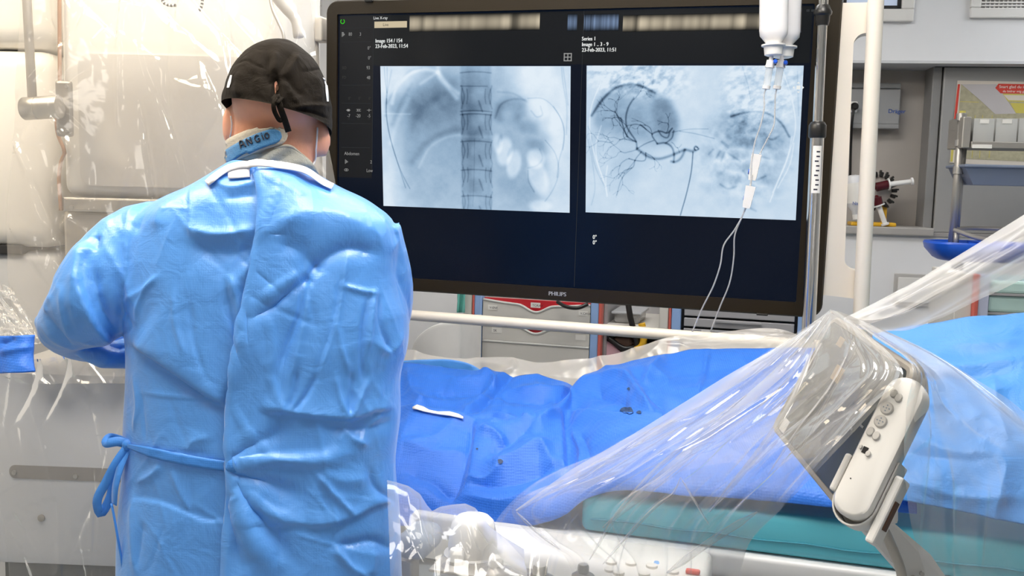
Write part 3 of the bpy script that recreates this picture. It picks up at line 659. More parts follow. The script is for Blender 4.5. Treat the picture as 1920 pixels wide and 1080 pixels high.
rbn = thing('rounded_bin', 'white round shouldered bin behind the rail beside the beige cart', 'bin', (*P(830, 640, 3.7)[:2], 0))
CQ = Pl(P(830, 640, 3.7), EX)
def bin_ring(ins, off):
    pts = spl([(768, 690), (769, 655), (776, 638), (790, 623), (808, 612), (830, 606), (850, 604)], 26); pts = [CQ.st(x, y) for x, y in pts] + [CQ.st(866, 604)]
    a1 = pts[-1][0]; a0 = pts[0][0]; zb = .03 - CQ.o[2]; q = [(a + ins * (1 - 2 * (a - a0) / (a1 - a0)), b - ins) for a, b in pts] + [(a1 - ins, zb), (a0 + ins, zb)]
    return [CQ.pt(a, b, off) for a, b in q]
MB().loft([bin_ring(.02, -.26), bin_ring(0, -.24), bin_ring(0, -.02), bin_ring(.004, -.006), bin_ring(.014, 0)]).build('shell', M_white, rbn, smooth='auto')
MB().box(CQ.pt(CQ.st(820, 640)[0], .015 - CQ.o[2], -.17), .06, .015, .12, CQ.ax, V(0, 0, 1), CQ.n).build('foot', M_black, rbn)
tc_ = tag(MB().grid(np.array([[CP.hit(859 + u * 14 - v * 2, 520 + v * 66, 0.05 + 0.012 * math.sin(u * 7 + v * 2)) for u in np.linspace(0, 1, 12)] for v in np.linspace(0, 1, 12)])).build('hanging_cloth', M_tealcloth, smooth=True, solid=0.004), 'teal cloth hanging beside the beige cart', 'cloth')

# blue and red cart with tinted glass at the right edge
gq = Pl(P(1870, 560, 3.3), WX)
gc = thing('glass_cart', 'lilac framed cart of green tinted shelves at the right edge', 'cart', (*gq.hit(1870, 600)[:2], 0))
def up2(nm, m, x0, x1, o0, o1):
    a0, a1 = gq.st(x0, 570)[0], gq.st(x1, 570)[0]; MB().sbox(gq, a0, 0.1 - gq.o[2], a1, gq.hit(1870, 515)[2] - gq.o[2], o0, o1, .003).build(nm, m, gc)
up2('corner_post', mat('lilac_post', (0.50, 0.52, 0.66), 0.5), 1830, 1850, -.02, .02); up2('trim_strip', M_redstrip, 1822, 1830, -.02, .025); up2('side_panel', M_cartbeige, 1790, 1822, -.3, .0)
for (y0, y1) in ((528, 552), (556, 588), (592, 640)): MB().pbox(gq, 1853, y0, 1990, y1, -.3, 0.0, .01).build('tinted_box', M_glassgreen, gc)
MB().pbox(gq, 1850, 552, 1990, 556, -.32, 0.01).build('shelf', M_greydrawer, gc); MB().pbox(gq, 1850, 588, 1990, 592, -.32, 0.01).build('shelf', M_greydrawer, gc)

# ================================================================== THE DISPLAY
mTL, mTR, mBL = V(-.4986, 2.7231, 1.9625), V(.7089, 2.3603, 1.9531), V(-.4835, 2.7284, 1.2427)
MP = Pl(mTL, mTR - mTL, mTL - mBL); SW = np.linalg.norm(mTR - mTL); SH = np.linalg.norm(mTL - mBL)
dp = thing('wall_display', 'large dark framed X-ray display showing two scans', 'display', MP.pt(SW / 2, -SH - .05))
a0 = MP.st(613, 200)[0]; a1 = MP.st(1567, 200)[0]; b1 = MP.st(660, 1)[1]; b0 = MP.st(1400, 587)[1]
MB().prism(rrect(MP, a0 + .004, b0 + .004, a1 - .004, b1 - .004, 0.03, -0.075), MP.n * 0.0755).build('casing', M_bezel, dp)
MB().loft([rrect(MP, a0 + .002, b0 + .002, a1 - .002, b1 - .002, .032, 0.0), rrect(MP, a0, b0, a1, b1, .034, .004), rrect(MP, a0 + .004, b0 + .004, a1 - .004, b1 - .004, .03, .010),
           rrect(MP, 0, -SH, SW, 0, .003, .010), rrect(MP, 0, -SH, SW, 0, .003, .0008)], cap=False).build('bezel', M_bezel, dp, smooth='auto')
scr = MB().sbox(MP, 0, -SH, SW, 0, 0.0006, 0.0016).build('screen', M_screen, dp)
sdx = MP.st(700, 100)[0]
MB().sbox(MP, 0.004, -SH * .62, sdx, -0.004, 0.0017, 0.0019).build('side_menu', M_sidebar, scr)
MB().sbox(MP, sdx, MP.st(900, 122)[1], SW - .004, -0.004, 0.0017, 0.0019).build('header_area', mat('screen_header', (0.002, 0.002, 0.003), .22, emis=(0.007, 0.0085, 0.0095), estr=1.0, spec=.2), scr)
rl = MB(); xm = MP.st(1085, 300)[0]
rl.sbox(MP, xm, -SH + .004, xm + .0012, -.004, .002, .0022); rl.sbox(MP, sdx, -SH * .6, sdx + .0012, -.004, .002, .0022)
for y in (53, 79, 160, 194, 232, 277): b = MP.st(668, y)[1]; rl.sbox(MP, .012, b, sdx - .006, b + .001, .002, .0022)
rl.build('rule', M_line, scr)['kind'] = 'stuff'
MB().pbox(MP, 702, 40, 763, 52, .002, .0024).build('live_button', M_tan, scr)
def stripes(x0, x1, y0, y1, seed, cool=False):
    """the blurred band of the header: fine vertical tone bands"""
    r = np.random.default_rng(seed); n = 60; mm = 9; a0, a1, b0, b1 = MP.rect(x0, y0, x1, y1, .0022)
    A = np.array([[MP.pt(a0 + (a1 - a0) * i / n, b0 + (b1 - b0) * j / mm, .0024) for i in range(n + 1)] for j in range(mm + 1)])
    mb = MB().grid(A); tone = np.clip(0.75 + .25 * np.interp(np.arange(n + 1), np.arange(0, n + 1, 2), r.normal(0, 1, n // 2 + 1)), .2, 1.2)
    env = np.sin(np.clip(np.linspace(-.05, 1.05, mm + 1), 0, 1) * PI) ** .8
    c = np.array(srgb(190, 178, 155)) if not cool else np.array(srgb(110, 130, 160))
    cc = np.ones(((mm + 1), n + 1, 4)); cc[..., :3] = np.array((.009, .010, .011)) + env[:, None, None] * tone[None, :, None] * c
    return mb, cc.reshape(-1, 4)
def vcol_obj(mb, cc, name, par, strength=1.0, gloss=0.02):
    key = 'screen_picture'
    if key not in MATS:
        m = bpy.data.materials.new(key); m.use_nodes = True; nt = m.node_tree; N = nt.nodes; L = nt.links; N.remove(N['Principled BSDF'])
        at = N.new('ShaderNodeAttribute'); at.attribute_name = 'picture'; e = N.new('ShaderNodeEmission'); L.new(at.outputs['Color'], e.inputs[0]); e.inputs[1].default_value = strength
        L.new(e.outputs[0], N['Material Output'].inputs[0]); MATS[key] = m
    o = mb.build(name, MATS[key], par); ca = o.data.color_attributes.new('picture', 'FLOAT_COLOR', 'POINT'); ca.data.foreach_set('color', np.ascontiguousarray(cc, dtype=np.float32).ravel()); return o
for (x0, x1, sd_, cool) in ((768, 1012, 1, 0), (1064, 1082, 5, 1), (1095, 1160, 3, 1), (1168, 1428, 2, 0)):
    mb, cc = stripes(x0, x1, 26, 58, sd_, cool); vcol_obj(mb, cc, 'blurred_banner', scr)

# ---- writing on the screen
tw, tg, tf = MB(), MB(), MB()
TM = {}
def T_(mb, s, x, y, h, **k):
    g = MB(); put_text(g, MP, s, x, y, h, .0026, **k); g.build('text_line', TM[id(mb)], scr)
TM[id(tw)] = M_txt; TM[id(tg)] = M_txtdim; TM[id(tf)] = M_txtfaint
T_(tw, 'Live X-ray', 700, 36.5, 5.2, squeeze=.92)
T_(tw, 'Image 154 / 154', 703.5, 80, 6.8, squeeze=.86, bold=.05); T_(tw, '23-Feb-2023, 11:54', 703.5, 90, 6.8, squeeze=.86, bold=.05)
T_(tw, 'Series 1', 1090.5, 76, 6.8, squeeze=.86, bold=.05); T_(tw, 'Image 1 .. 3 - 9', 1090.5, 86.6, 6.8, squeeze=.86, bold=.05); T_(tw, '23-Feb-2023, 11:51', 1090.5, 97, 6.8, squeeze=.86, bold=.05)
T_(tw, '0°', 1111, 448, 7.5, squeeze=.8, bold=.04); T_(tw, '0°', 1111, 458, 7.5, squeeze=.8, bold=.04); T_(tw, '0°', 733, 429, 7.5, squeeze=.8)
T_(tg, '80', 653.5, 67, 6, squeeze=.85); T_(tg, '3', 674, 67, 6, squeeze=.85); T_(tg, '0°', 689, 93, 6, squeeze=.85); T_(tg, '0°', 690, 111.5, 6, squeeze=.85)
T_(tg, '93', 687, 130, 6, squeeze=.85); T_(tg, '48', 687.5, 148.5, 6, squeeze=.85)
T_(tg, '-7', 651, 220, 6, squeeze=.85); T_(tg, '-20', 667, 220, 6, squeeze=.85); T_(tg, '-5', 689, 220, 6, squeeze=.85)
T_(tg, 'Abdomen', 645.5, 290.5, 6, squeeze=.9); T_(tg, '2', 694, 306.5, 6, squeeze=.85); T_(tg, 'Low', 687, 322.5, 6, squeeze=.85)
T_(tf, 'SID', 641, 130, 5.5, squeeze=.85); T_(tf, 'FD', 641.5, 148, 5.5, squeeze=.85)
for x, y, s in ((656, 71.5, 'kV'), (671, 71.5, 'mAs'), (689, 134.5, 'cm'), (689, 153, 'cm'), (652, 224, 'cm'), (670, 224, 'cm'), (690, 224, 'cm')): T_(tf, s, x, y, 3, squeeze=.9)
for x in (653, 672, 691): T_(tf, '0°', x, 187, 5.5, squeeze=.85)
T_(tf, 'Live', 718, 49, 5.4, squeeze=.9)
ic = MB()
def icon(x0, y0, x1, y1): ic.pbox(MP, x0, y0, x1, y1, .0022, .0026)
for (x0, y0, x1, y1) in ((1057, 99.5, 1072, 101.3), (1057, 113, 1072, 114.8), (1057, 99.5, 1058.8, 114.8), (1070.2, 99.5, 1072, 114.8), (1063.7, 99.5, 1065.4, 114.8), (1057, 106.3, 1072, 108)): icon(x0, y0, x1, y1)
for y in (61, 64, 67): icon(641, y - 0.4, 646 - abs(y - 64) * .5, y + 0.4)
for (x0, y0, x1, y1) in ((641, 60, 642, 69), (643, 61.5, 644, 67.5), (645, 63, 646, 66), (649, 206.2, 657, 207), (651, 204.6, 655.5, 208.6), (668, 204.6, 676.5, 205.2), (668, 208, 676.5, 208.6), (670, 205, 671, 208.6), (673, 205, 674, 208.6), (688, 206.3, 696, 207), (691.5, 204, 692.3, 209.5), (647, 299, 648, 307), (649, 300.5, 650, 305.5), (651, 302, 652, 304.5)): icon(x0, y0, x1, y1)
ic.build('icon', M_txtdim, scr)['kind'] = 'stuff'
ey = MB(); c = MP.pt(*MP.st(650, 318.5), .0022); k_ = 4.0 / F * ((c - CAM) @ FW)
ey.tube([c + k_ * (math.cos(t) * MP.ax + .55 * math.sin(t) * MP.ay) for t in np.linspace(0, 2 * PI, 20)], .0006, 4); ey.ell(c, k_ * .3, k_ * .3, .0005, MP.ax, MP.ay, MP.n, 10, 6); ey.build('icon', M_txtdim, scr)['kind'] = 'stuff'
gi = MB(); c = MP.pt(*MP.st(643, 40.5), .0022); k_ = 3.9 / F * ((c - CAM) @ FW)
gi.tube([c + k_ * (math.sin(t) * MP.ax + math.cos(t) * MP.ay) for t in np.linspace(.55, 2 * PI - .55, 24)], .0011, 6); gi.build('power_icon', M_green, scr)
tb = MB(); put_text(tb, MP, 'PHILIPS', 1028, 553.5, 7.4, .0104, squeeze=1.0, bold=.06); tb.build('lettering', M_logo, dp)
wi = MB()
for x in (1512, 1521): wi.pbox(MP, x, 17.5, x + 6, 22, .0022, .0026)
wi.build('icon', M_line, scr)['kind'] = 'stuff'
MB().pbox(MP, 1418, 588, 1440, 592, .006, .02, .002).build('sensor', M_black, dp); MB().pbox(MP, 682, -6, 697, 3, .002, .02, .002).build('latch', M_black, dp)

# ---- the two scans: tone computed per point
def tone_rgb(t):
    xs = [0, .25, .5, .75, 1.0]; cs = np.array([srgb(40, 58, 78), srgb(96, 120, 145), srgb(148, 176, 202), srgb(190, 212, 232), srgb(226, 238, 248)])
    t = np.clip(t, 0, 1); return np.stack([np.interp(t, xs, cs[:, k]) for k in range(3)], -1)
def blob(X, Y, cx, cy_, rx, ry, rot=0, soft=.35):
    c_, s_ = math.cos(math.radians(rot)), math.sin(math.radians(rot)); dx, dy = X - cx, Y - cy_
    r = np.hypot((c_ * dx + s_ * dy) / rx, (-s_ * dx + c_ * dy) / ry); return 1 - sstep(1 - soft, 1 + soft, r)
def line(X, Y, pts, w_, n=None):
    pts = np.asarray(pts, float); pts = spl(pts, max(6, 4 * len(pts))) if len(pts) > 2 else pts
    x0, x1, y0, y1 = pts[:, 0].min() - 4 * w_, pts[:, 0].max() + 4 * w_, pts[:, 1].min() - 4 * w_, pts[:, 1].max() + 4 * w_
    o = np.zeros(X.shape); cols = np.where((X[0] >= x0) & (X[0] <= x1))[0]; rows = np.where((Y[:, 0] >= y0) & (Y[:, 0] <= y1))[0]
    if len(cols) == 0 or len(rows) == 0: return o
    sl = np.s_[rows[0]:rows[-1] + 1, cols[0]:cols[-1] + 1]; d, _, _ = seg_dist(X[sl], Y[sl], pts); o[sl] = np.exp(-(d / w_) ** 2); return o
def scan_obj(quad, tone, name):
    ny, nx = tone.shape; u = np.linspace(0, 1, nx)[None, :, None]; v = np.linspace(0, 1, ny)[:, None, None]
    q = [MP.hit(x, y, .0026) for x, y in quad]
    A = (1 - u) * (1 - v) * q[0] + u * (1 - v) * q[1] + u * v * q[2] + (1 - u) * v * q[3]
    cc = np.ones((ny * nx, 4)); cc[:, :3] = tone_rgb(tone).reshape(-1, 3); return vcol_obj(MB().grid(A), cc, name, scr)
# left: the plain abdomen scan, in the units of a 1240 x 960 picture from (48,82)
nx, ny = 420, 325; X, Y = np.meshgrid(np.linspace(48, 1285, nx), np.linspace(82, 1030, ny))
t = np.full(X.shape, .86)
t -= .16 * blob(X, Y, 640, 640, 560, 620, 0, .25)
t -= .24 * blob(X, Y, 420, 560, 320, 420, 14, .45); t -= .08 * blob(X, Y, 330, 260, 260, 190, -25, .5); t -= .06 * blob(X, Y, 200, 330, 110, 130, 20, .7)
t -= .05 * blob(X, Y, 430, 330, 200, 150, 25, .5); t -= .04 * blob(X, Y, 560, 250, 110, 190, 0, .6)
t += .16 * blob(X, Y, 200, 180, 130, 90, -30, .8); t += .14 * blob(X, Y, 170, 640, 60, 330, 8, .8); t += .10 * blob(X, Y, 380, 760, 200, 160, 0, .9)
t += .12 * blob(X, Y, 1080, 200, 150, 170, 0, .5); t += .07 * blob(X, Y, 960, 180, 140, 130, 0, .6); t -= .13 * blob(X, Y, 850, 190, 110, 170, 5, .6)
t -= .14 * blob(X, Y, 960, 660, 190, 330, -8, .5); t -= .17 * blob(X, Y, 900, 370, 110, 85, -25, .35); t -= .10 * blob(X, Y, 960, 320, 60, 40, -30, .5)
t += .20 * blob(X, Y, 1080, 360, 60, 70, 0, .5); t += .16 * blob(X, Y, 1160, 440, 60, 80, 10, .6); t += .14 * blob(X, Y, 890, 400, 40, 50, 0, .8); t += .10 * blob(X, Y, 930, 330, 30, 30, 0, .8)
t -= .10 * blob(X, Y, 1020, 480, 60, 40, 15, .6)
t += .30 * blob(X, Y, 870, 640, 50, 90, 8, .3); t += .26 * blob(X, Y, 930, 720, 45, 90, 10, .3); t += .18 * blob(X, Y, 825, 590, 30, 60, -5, .4)
t -= .12 * blob(X, Y, 840, 580, 14, 50, 10, .5); t -= .10 * blob(X, Y, 905, 640, 12, 40, 20, .5)
t += .24 * blob(X, Y, 1070, 680, 55, 65, -10, .3); t -= .12 * blob(X, Y, 1080, 600, 80, 40, 25, .5); t += .26 * blob(X, Y, 1085, 800, 58, 120, -18, .3); t += .18 * blob(X, Y, 1100, 990, 70, 36, 0, .4)
t += .16 * blob(X, Y, 1190, 640, 50, 300, 6, .8); t += .10 * blob(X, Y, 80, 700, 40, 500, 0, .7); t -= .06 * blob(X, Y, 900, 900, 300, 130, 0, .8)
# lung edge, ribs, body outline
t += .20 * line(X, Y, [(125, 330), (150, 230), (240, 140), (330, 105), (430, 120), (500, 200), (570, 260)], 14); t += .22 * line(X, Y, [(440, 90), (445, 150), (500, 220), (560, 290)], 16); t += .14 * line(X, Y, [(320, 200), (440, 120)], 12)
t -= .06 * line(X, Y, [(200, 720), (240, 520), (330, 360), (440, 270), (520, 240)], 34); t -= .10 * line(X, Y, [(260, 720), (360, 590), (480, 520), (570, 500)], 24); t += .09 * line(X, Y, [(300, 760), (380, 620), (500, 550), (575, 535)], 10)
t -= .10 * line(X, Y, [(90, 330), (170, 200), (260, 110), (330, 95)], 9); t += .10 * line(X, Y, [(110, 600), (150, 480), (240, 300)], 16); t -= .08 * line(X, Y, [(120, 470), (200, 300), (260, 200)], 14)
for p_ in ([(75, 90), (82, 200), (90, 260)], [(95, 90), (92, 220), (82, 400), (105, 560), (150, 720), (205, 900)], [(88, 300), (84, 420), (120, 620), (190, 820), (235, 905)]): t -= .20 * line(X, Y, p_, 4)
t -= .14 * line(X, Y, [(125, 110), (105, 200), (80, 330), (75, 420)], 6); t += .10 * line(X, Y, [(65, 400), (250, 402)], 5); t -= .07 * blob(X, Y, 175, 330, 110, 70, 0, .2)
for p_ in ([(1228, 90), (1240, 200), (1262, 330), (1262, 520)], [(1238, 90), (1256, 220), (1270, 330)], [(1180, 340), (1240, 450), (1248, 560), (1215, 700), (1205, 800)], [(1020, 290), (1110, 290), (1200, 370), (1245, 480), (1240, 620)], [(1130, 560), (1190, 640), (1215, 760), (1170, 900), (1130, 960)]): t -= .17 * line(X, Y, p_, 4)
t -= .12 * line(X, Y, [(1020, 745), (1080, 725), (1112, 680), (1095, 620)], 6); t -= .16 * line(X, Y, [(1040, 370), (1080, 410), (1108, 400), (1100, 340)], 6); t -= .10 * line(X, Y, [(830, 250), (930, 260), (1010, 310)], 8); t -= .11 * line(X, Y, [(810, 420), (850, 330), (930, 295), (1000, 300)], 8)
t -= .14 * line(X, Y, [(1020, 760), (1025, 830), (1060, 900)], 5)
# spine
t -= .16 * (sstep(575, 600, X) * (1 - sstep(765, 800, X))) * (1 - .12 * sstep(300, 900, Y))
t -= .07 * (sstep(610, 650, X) * (1 - sstep(700, 740, X)))
for yv in (120, 375, 395, 575, 765, 940):
    t -= .16 * line(X, Y, [(585, yv + 6), (640, yv), (720, yv), (785, yv + 6)], 5)
t -= .14 * line(X, Y, [(585, 213), (760, 213)], 4); t += .08 * line(X, Y, [(590, 385), (785, 385)], 7); t += .07 * line(X, Y, [(590, 545), (780, 545)], 12)
for yc in (280, 450, 640, 800, 980):
    for xs_ in (612, 765):
        for k in (-1, 1): t -= .12 * line(X, Y, [(xs_ + k * 16, yc - 48), (xs_ + k * 20, yc), (xs_ + k * 14, yc + 48)], 4)
    t += .10 * blob(X, Y, 690, yc - 10, 40, 45, 0, .7); t -= .14 * line(X, Y, [(705, yc + 30), (728, yc + 100)], 6)
    for xs_, sg in ((592, 1), (790, -1)): t -= .12 * line(X, Y, [(xs_, yc - 70), (xs_ + sg * 18, yc), (xs_, yc + 80)], 5)
t -= .07 * line(X, Y, [(675, 560), (670, 800), (660, 1010)], 4)
t += .035 * fbm(X / 60, Y / 60, 0, 4, 3); t += .012 * noise(X / 5, Y / 5, 0, 9)
scan_obj([(713, 124), (1070, 124), (1068, 399), (719, 386)], t, 'abdomen_scan')
# right: the contrast scan, in the units of a 1370 x 960 picture from (68,44)
nx, ny = 480, 345; X, Y = np.meshgrid(np.linspace(68, 1440, nx), np.linspace(44, 1000, ny))
t = np.full(X.shape, .79) + .03 * sstep(300, 900, Y)
wr = fbm(X / 38 + Y / 90, Y / 30, 0, 4, 21)                                   # mottled relief of the chest wall
rl_ = blob(X, Y, 360, 90, 330, 150, 10, .5); rr_ = blob(X, Y, 1190, 190, 220, 260, 15, .5)
t += .26 * wr * np.maximum(rl_, .8 * rr_); t += .09 * np.maximum(rl_, rr_)
ins = blob(X, Y, 400, 390, 290, 225, 14, .12) * (1 - sstep(430, 560, Y - .2 * (X - 300)))
t -= .26 * ins + .03 * ins * wr
t -= .42 * line(X, Y, [(104, 365), (170, 270), (250, 195), (320, 165), (390, 163), (450, 180), (520, 215)], 10)
t -= .17 * blob(X, Y, 590, 370, 70, 130, -20, .5); t -= .08 * blob(X, Y, 330, 480, 220, 160, 0, .6); t -= .09 * blob(X, Y, 350, 700, 140, 110, -35, .6); t += .04 * blob(X, Y, 480, 760, 90, 60, -30, .5)
sp_ = blob(X, Y, 1130, 440, 250, 110, 12, .35); t -= .15 * sp_ + .05 * sp_ * np.abs(fbm(X / 55, Y / 45, 0, 3, 5)) * 2
t -= .34 * line(X, Y, [(1010, 360), (1100, 335), (1180, 328), (1250, 345), (1320, 395), (1375, 480)], 8)
lo = blob(X, Y, 1110, 620, 290, 260, 0, .5); rb_ = ridge(X / 95, Y / 75, 0, 6); t += .13 * lo * (rb_ - .45); t -= .05 * lo
t += .10 * lo * fbm(X / 40, Y / 40, 0, 3, 8)
t += .12 * blob(X, Y, 990, 450, 55, 55, 0, .5)
for p_ in ([(1000, 545), (960, 520), (1000, 555)], [(1240, 490), (1270, 500), (1310, 480)], [(960, 790), (1010, 815), (1060, 800)], [(1120, 870), (1150, 930), (1190, 950)], [(1100, 700), (1160, 760), (1240, 730)], [(880, 600), (905, 570)], [(930, 620), (950, 580)], [(960, 640), (980, 585)], [(1000, 590), (1080, 640)], [(1180, 600), (1260, 620)]): t -= .18 * line(X, Y, p_, 8)
t -= .14 * blob(X, Y, 1140, 900, 45, 28, 40, .6)
t += .06 * blob(X, Y, 780, 200, 130, 200, 0, .6)
# pale outlines at the sides
for p_ in ([(165, 150), (100, 320), (95, 480), (140, 660), (195, 800), (215, 880)], [(170, 430), (135, 560), (150, 680), (190, 790)], [(215, 690), (205, 770), (215, 890)], [(1310, 60), (1380, 250), (1410, 420), (1360, 640), (1290, 830)], [(1390, 480), (1370, 620), (1320, 760), (1275, 890)], [(1405, 520), (1390, 640), (1320, 800)]): t += .17 * line(X, Y, p_, 4)
for p_ in ([(80, 520), (120, 720), (130, 860), (108, 950)], [(105, 500), (110, 610), (150, 740), (195, 820)], [(1070, 50), (1110, 170), (1130, 260)], [(520, 50), (505, 170)], [(230, 170), (330, 90)], [(1405, 80), (1418, 260), (1425, 350)]): t -= .13 * line(X, Y, p_, 4)
# vessels
def ves(p_, w_, a): 
    global t; t = t - a * line(X, Y, p_, w_)
ves([(412, 575), (440, 595), (490, 625), (550, 637), (620, 620), (690, 590), (725, 575), (780, 582), (805, 565)], 10, .42)
ves([(725, 575), (712, 610), (690, 640), (655, 655), (640, 652)], 9, .40); ves([(655, 655), (655, 600), (640, 560), (600, 535), (545, 540)], 7, .40)
ves([(805, 560), (795, 552), (786, 562), (796, 575), (812, 568)], 6, .5); ves([(778, 590), (772, 700), (745, 850), (708, 995)], 4, .55); t += .5 * blob(X, Y, 800, 568, 9, 8, 0, .5)
ves([(412, 575), (405, 530), (370, 480), (340, 430), (335, 370), (350, 310), (385, 250)], 6, .34); ves([(405, 530), (350, 500), (320, 440), (300, 380)], 5, .34)
ves([(412, 575), (470, 540), (520, 520)], 4, .3); ves([(545, 540), (510, 480), (560, 460), (610, 470), (640, 440)], 5, .34); ves([(600, 535), (640, 500), (650, 455)], 5, .3)
ves([(550, 455), (575, 490), (610, 500), (625, 460)], 5, .28); ves([(510, 480), (470, 450), (430, 420)], 4, .3); ves([(640, 465), (740, 445), (870, 440)], 3.5, .2); ves([(690, 458), (780, 470), (870, 490), (910, 500)], 3.5, .22)
ves([(470, 600), (468, 645), (400, 650), (360, 640)], 4, .34); ves([(440, 595), (400, 650), (390, 690), (330, 720), (290, 770)], 4, .3); ves([(380, 700), (320, 760), (280, 880)], 3.5, .24)
def tree(x, y, ang, ln_, w_, a, dep):
    pts = [(x, y)]
    for k in range(4): ang += RNG.normal(0, .33); x += ln_ / 4 * math.cos(ang); y += ln_ / 4 * math.sin(ang); pts.append((x, y))
    ves(pts, w_, a)
    if dep > 0:
        for sg in (-1, 1): tree(x, y, ang + sg * RNG.uniform(.3, .7), ln_ * .72, max(2.4, w_ * .8), a * .85, dep - 1)
for (x, y, an, l_, d_) in ((405, 530, 3.3, 110, 3), (350, 500, 3.6, 90, 2), (320, 400, 3.9, 80, 3), (385, 260, -1.0, 70, 2), (300, 380, 3.4, 60, 2), (340, 430, -1.3, 120, 2), (410, 580, 2.4, 110, 3), (400, 650, 2.2, 110, 3), (360, 640, 3.0, 80, 2), (470, 450, -1.9, 110, 2), (510, 480, -1.5, 80, 2), (600, 470, -.9, 60, 2), (640, 530, .2, 50, 1), (250, 530, 2.2, 100, 2), (470, 600, 1.4, 70, 2)):
    tree(x, y, an, l_, 3.4, .24, d_)
t += .03 * fbm(X / 70, Y / 70, 0, 3, 33) + .012 * noise(X / 5, Y / 5, 0, 4)
scan_obj([(1100, 123), (1507, 123), (1492, 413), (1098, 398)], np.clip(t, .05, .97), 'contrast_scan')
mv = MB()
mv.pbox(MP, 1493.5, 160.5, 1500.5, 167.5, .0028, .0032)
for dx, dy in ((0, -1), (0, 1), (-1, 0), (1, 0)):
    q = [(1497 + 10.5 * dx, 164 + 10.5 * dy), (1497 + 7.5 * dx + 3 * dy, 164 + 7.5 * dy + 3 * dx), (1497 + 7.5 * dx - 3 * dy, 164 + 7.5 * dy - 3 * dx)]
    mv.prism(pwarp(MP, .0028, q), MP.n * .0004)
mv.build('move_icon', M_txt, scr)

# ---- white carrying frame of the display
fr = MB(); P0 = Pl(MP.o - MP.n * 0.0, EX)
fo = 0.02
pL0, pL1 = MP.hit(575, -250, -.03), MP.hit(600, 560, -.03)
pR0, pR1 = MP.hit(1655, -260, .02), MP.hit(1614, 590, .02)
def ext(a, b, k): return b + (b - a) * k
MB().tube([pL0, ext(pL0, pL1, .03)], .019, 18).build('frame_post', M_frame, dp, smooth='auto')
MB().tube([pR0, ext(pR0, pR1, .08)], .0185, 18).build('frame_post', M_frame, dp, smooth='auto')
rl0, rl1 = MP.hit(640, 581, .02), MP.hit(1614, 655, .02)
MB().tube([rl0, rl1], .0145, 18).build('frame_rail', M_frame, dp, smooth='auto')
MB().pbox(MP, 580, 30, 603, 77, -.06, -.01, .006).build('frame_bracket', M_frame, dp)
def arc(cx, cy_, r, t0, t1, n=7): return [(cx + r * math.cos(math.radians(t)), cy_ + r * math.sin(math.radians(t))) for t in np.linspace(t0, t1, n)]
outl = [(1562, 13), (1636, 12), (1634, 67)] + arc(1622, 92, 24, 270, 190) + arc(1604, 482, 22, 175, 92) + [(1608, 504), (1606, 556), (1540, 548)]
MB().prism(pwarp(MP, -.055, outl), MP.n * .055).build('side_bracket', M_frame, dp)
MB().tube([MP.pt(SW / 2, -.3, -.09), MP.pt(SW / 2, -.3, -.16), MP.pt(SW / 2, CEIL - 1.958, -.16)], .05, 16).build('ceiling_arm', M_frame, dp)

# ================================================================== THE PERSON
DP = 1.67
feet = P(495, 700, DP + .02); PX, PY = feet[0], feet[1]
pn = thing('person', 'person in blue gown and black cap seen from behind at the table', 'person', (PX, PY, 0))
B = MB()
B.ell(P(521, 186, 1.688), .078, .094, .086); B.ell(P(522, 226, 1.735), .062, .074, .080)
B.tube([P(519, 190, 1.695), P(517, 250, 1.69), P(513, 300, 1.685), P(508, 350, 1.68)], [.072, .071, .069, .070], 20)
B.ell(P(428, 236, 1.695), .010, .020, .036, nrm((1, .5, 0)), nrm((-.5, 1, 0))); B.ell(P(605, 262, 1.695), .010, .020, .034, nrm((1, -.5, 0)), nrm((.5, 1, 0)))
B.ell(P(523, 222, 1.812), .013, .018, .022); B.ell(P(523, 262, 1.795), .03, .02, .016); B.ell(P(523, 292, 1.79), .028, .02, .016)
for sx in (-1, 1): B.ell(P(523 + sx * 32, 205, 1.783), .014, .012, .010); B.ell(P(523 + sx * 34, 236, 1.775), .022, .02, .018)
B.tube([V(PX, PY + .02, 1.40), V(PX, PY + .02, 1.2), V(PX, PY + .02, .95)], [.085, .10, .11], 20)
for sx in (-1, 1):
    x = PX + sx * .10
    B.tube([V(x, PY, .95), V(x, PY + .015, .52), V(x, PY - .01, .09)], [.085, .058, .04], 16)
    B.ell(V(x + sx * .01, PY + .07, .04), .045, .13, .04)
LA = [P(*q) for q in ((330, 420, 1.70), (230, 490, 1.68), (135, 598, 1.665), (180, 625, 1.80), (260, 640, 1.86), (340, 660, 1.90))]
RA = [P(*q) for q in ((680, 440, 1.70), (712, 540, 1.72), (700, 640, 1.80), (640, 690, 1.95), (575, 700, 2.04))]
B.tube(LA, [.055, .048, .042, .040, .034, .027], 14); B.tube(RA, [.055, .048, .042, .036, .027], 14)
def hand(c, fwd, side, up):
    fwd, side = nrm(fwd), nrm(side); up = nrm(np.cross(side, fwd)); up = up if up[2] > 0 else -up
    B.ell(c + fwd * .045, .04, .052, .016, side, fwd, up, 18, 10)
    for k, (s_, l_) in enumerate(((-.03, .068), (-.01, .078), (.010, .072), (.029, .056))):
        b0_ = c + fwd * .08 + side * s_; B.tube([b0_ - fwd * .02, b0_ + fwd * l_ * .45 + up * .006, b0_ + fwd * l_ * .8 - up * .008, b0_ + fwd * l_ - up * .024], [.0095, .0092, .0085, .007], 8)
    B.tube([c + fwd * .02 - side * .03, c + fwd * .05 - side * .056, c + fwd * .085 - side * .062 - up * .012], [.013, .011, .008], 8)
hand(LA[-1], V(1, .55, -.05), V(-.5, .9, 0), None); hand(RA[-1], V(-.5, 1, -.05), V(1, .5, 0), None)
body = remesh(B, 'body', M_skin, pn, .0065, 5)
bvh_body = bvh_of(body)

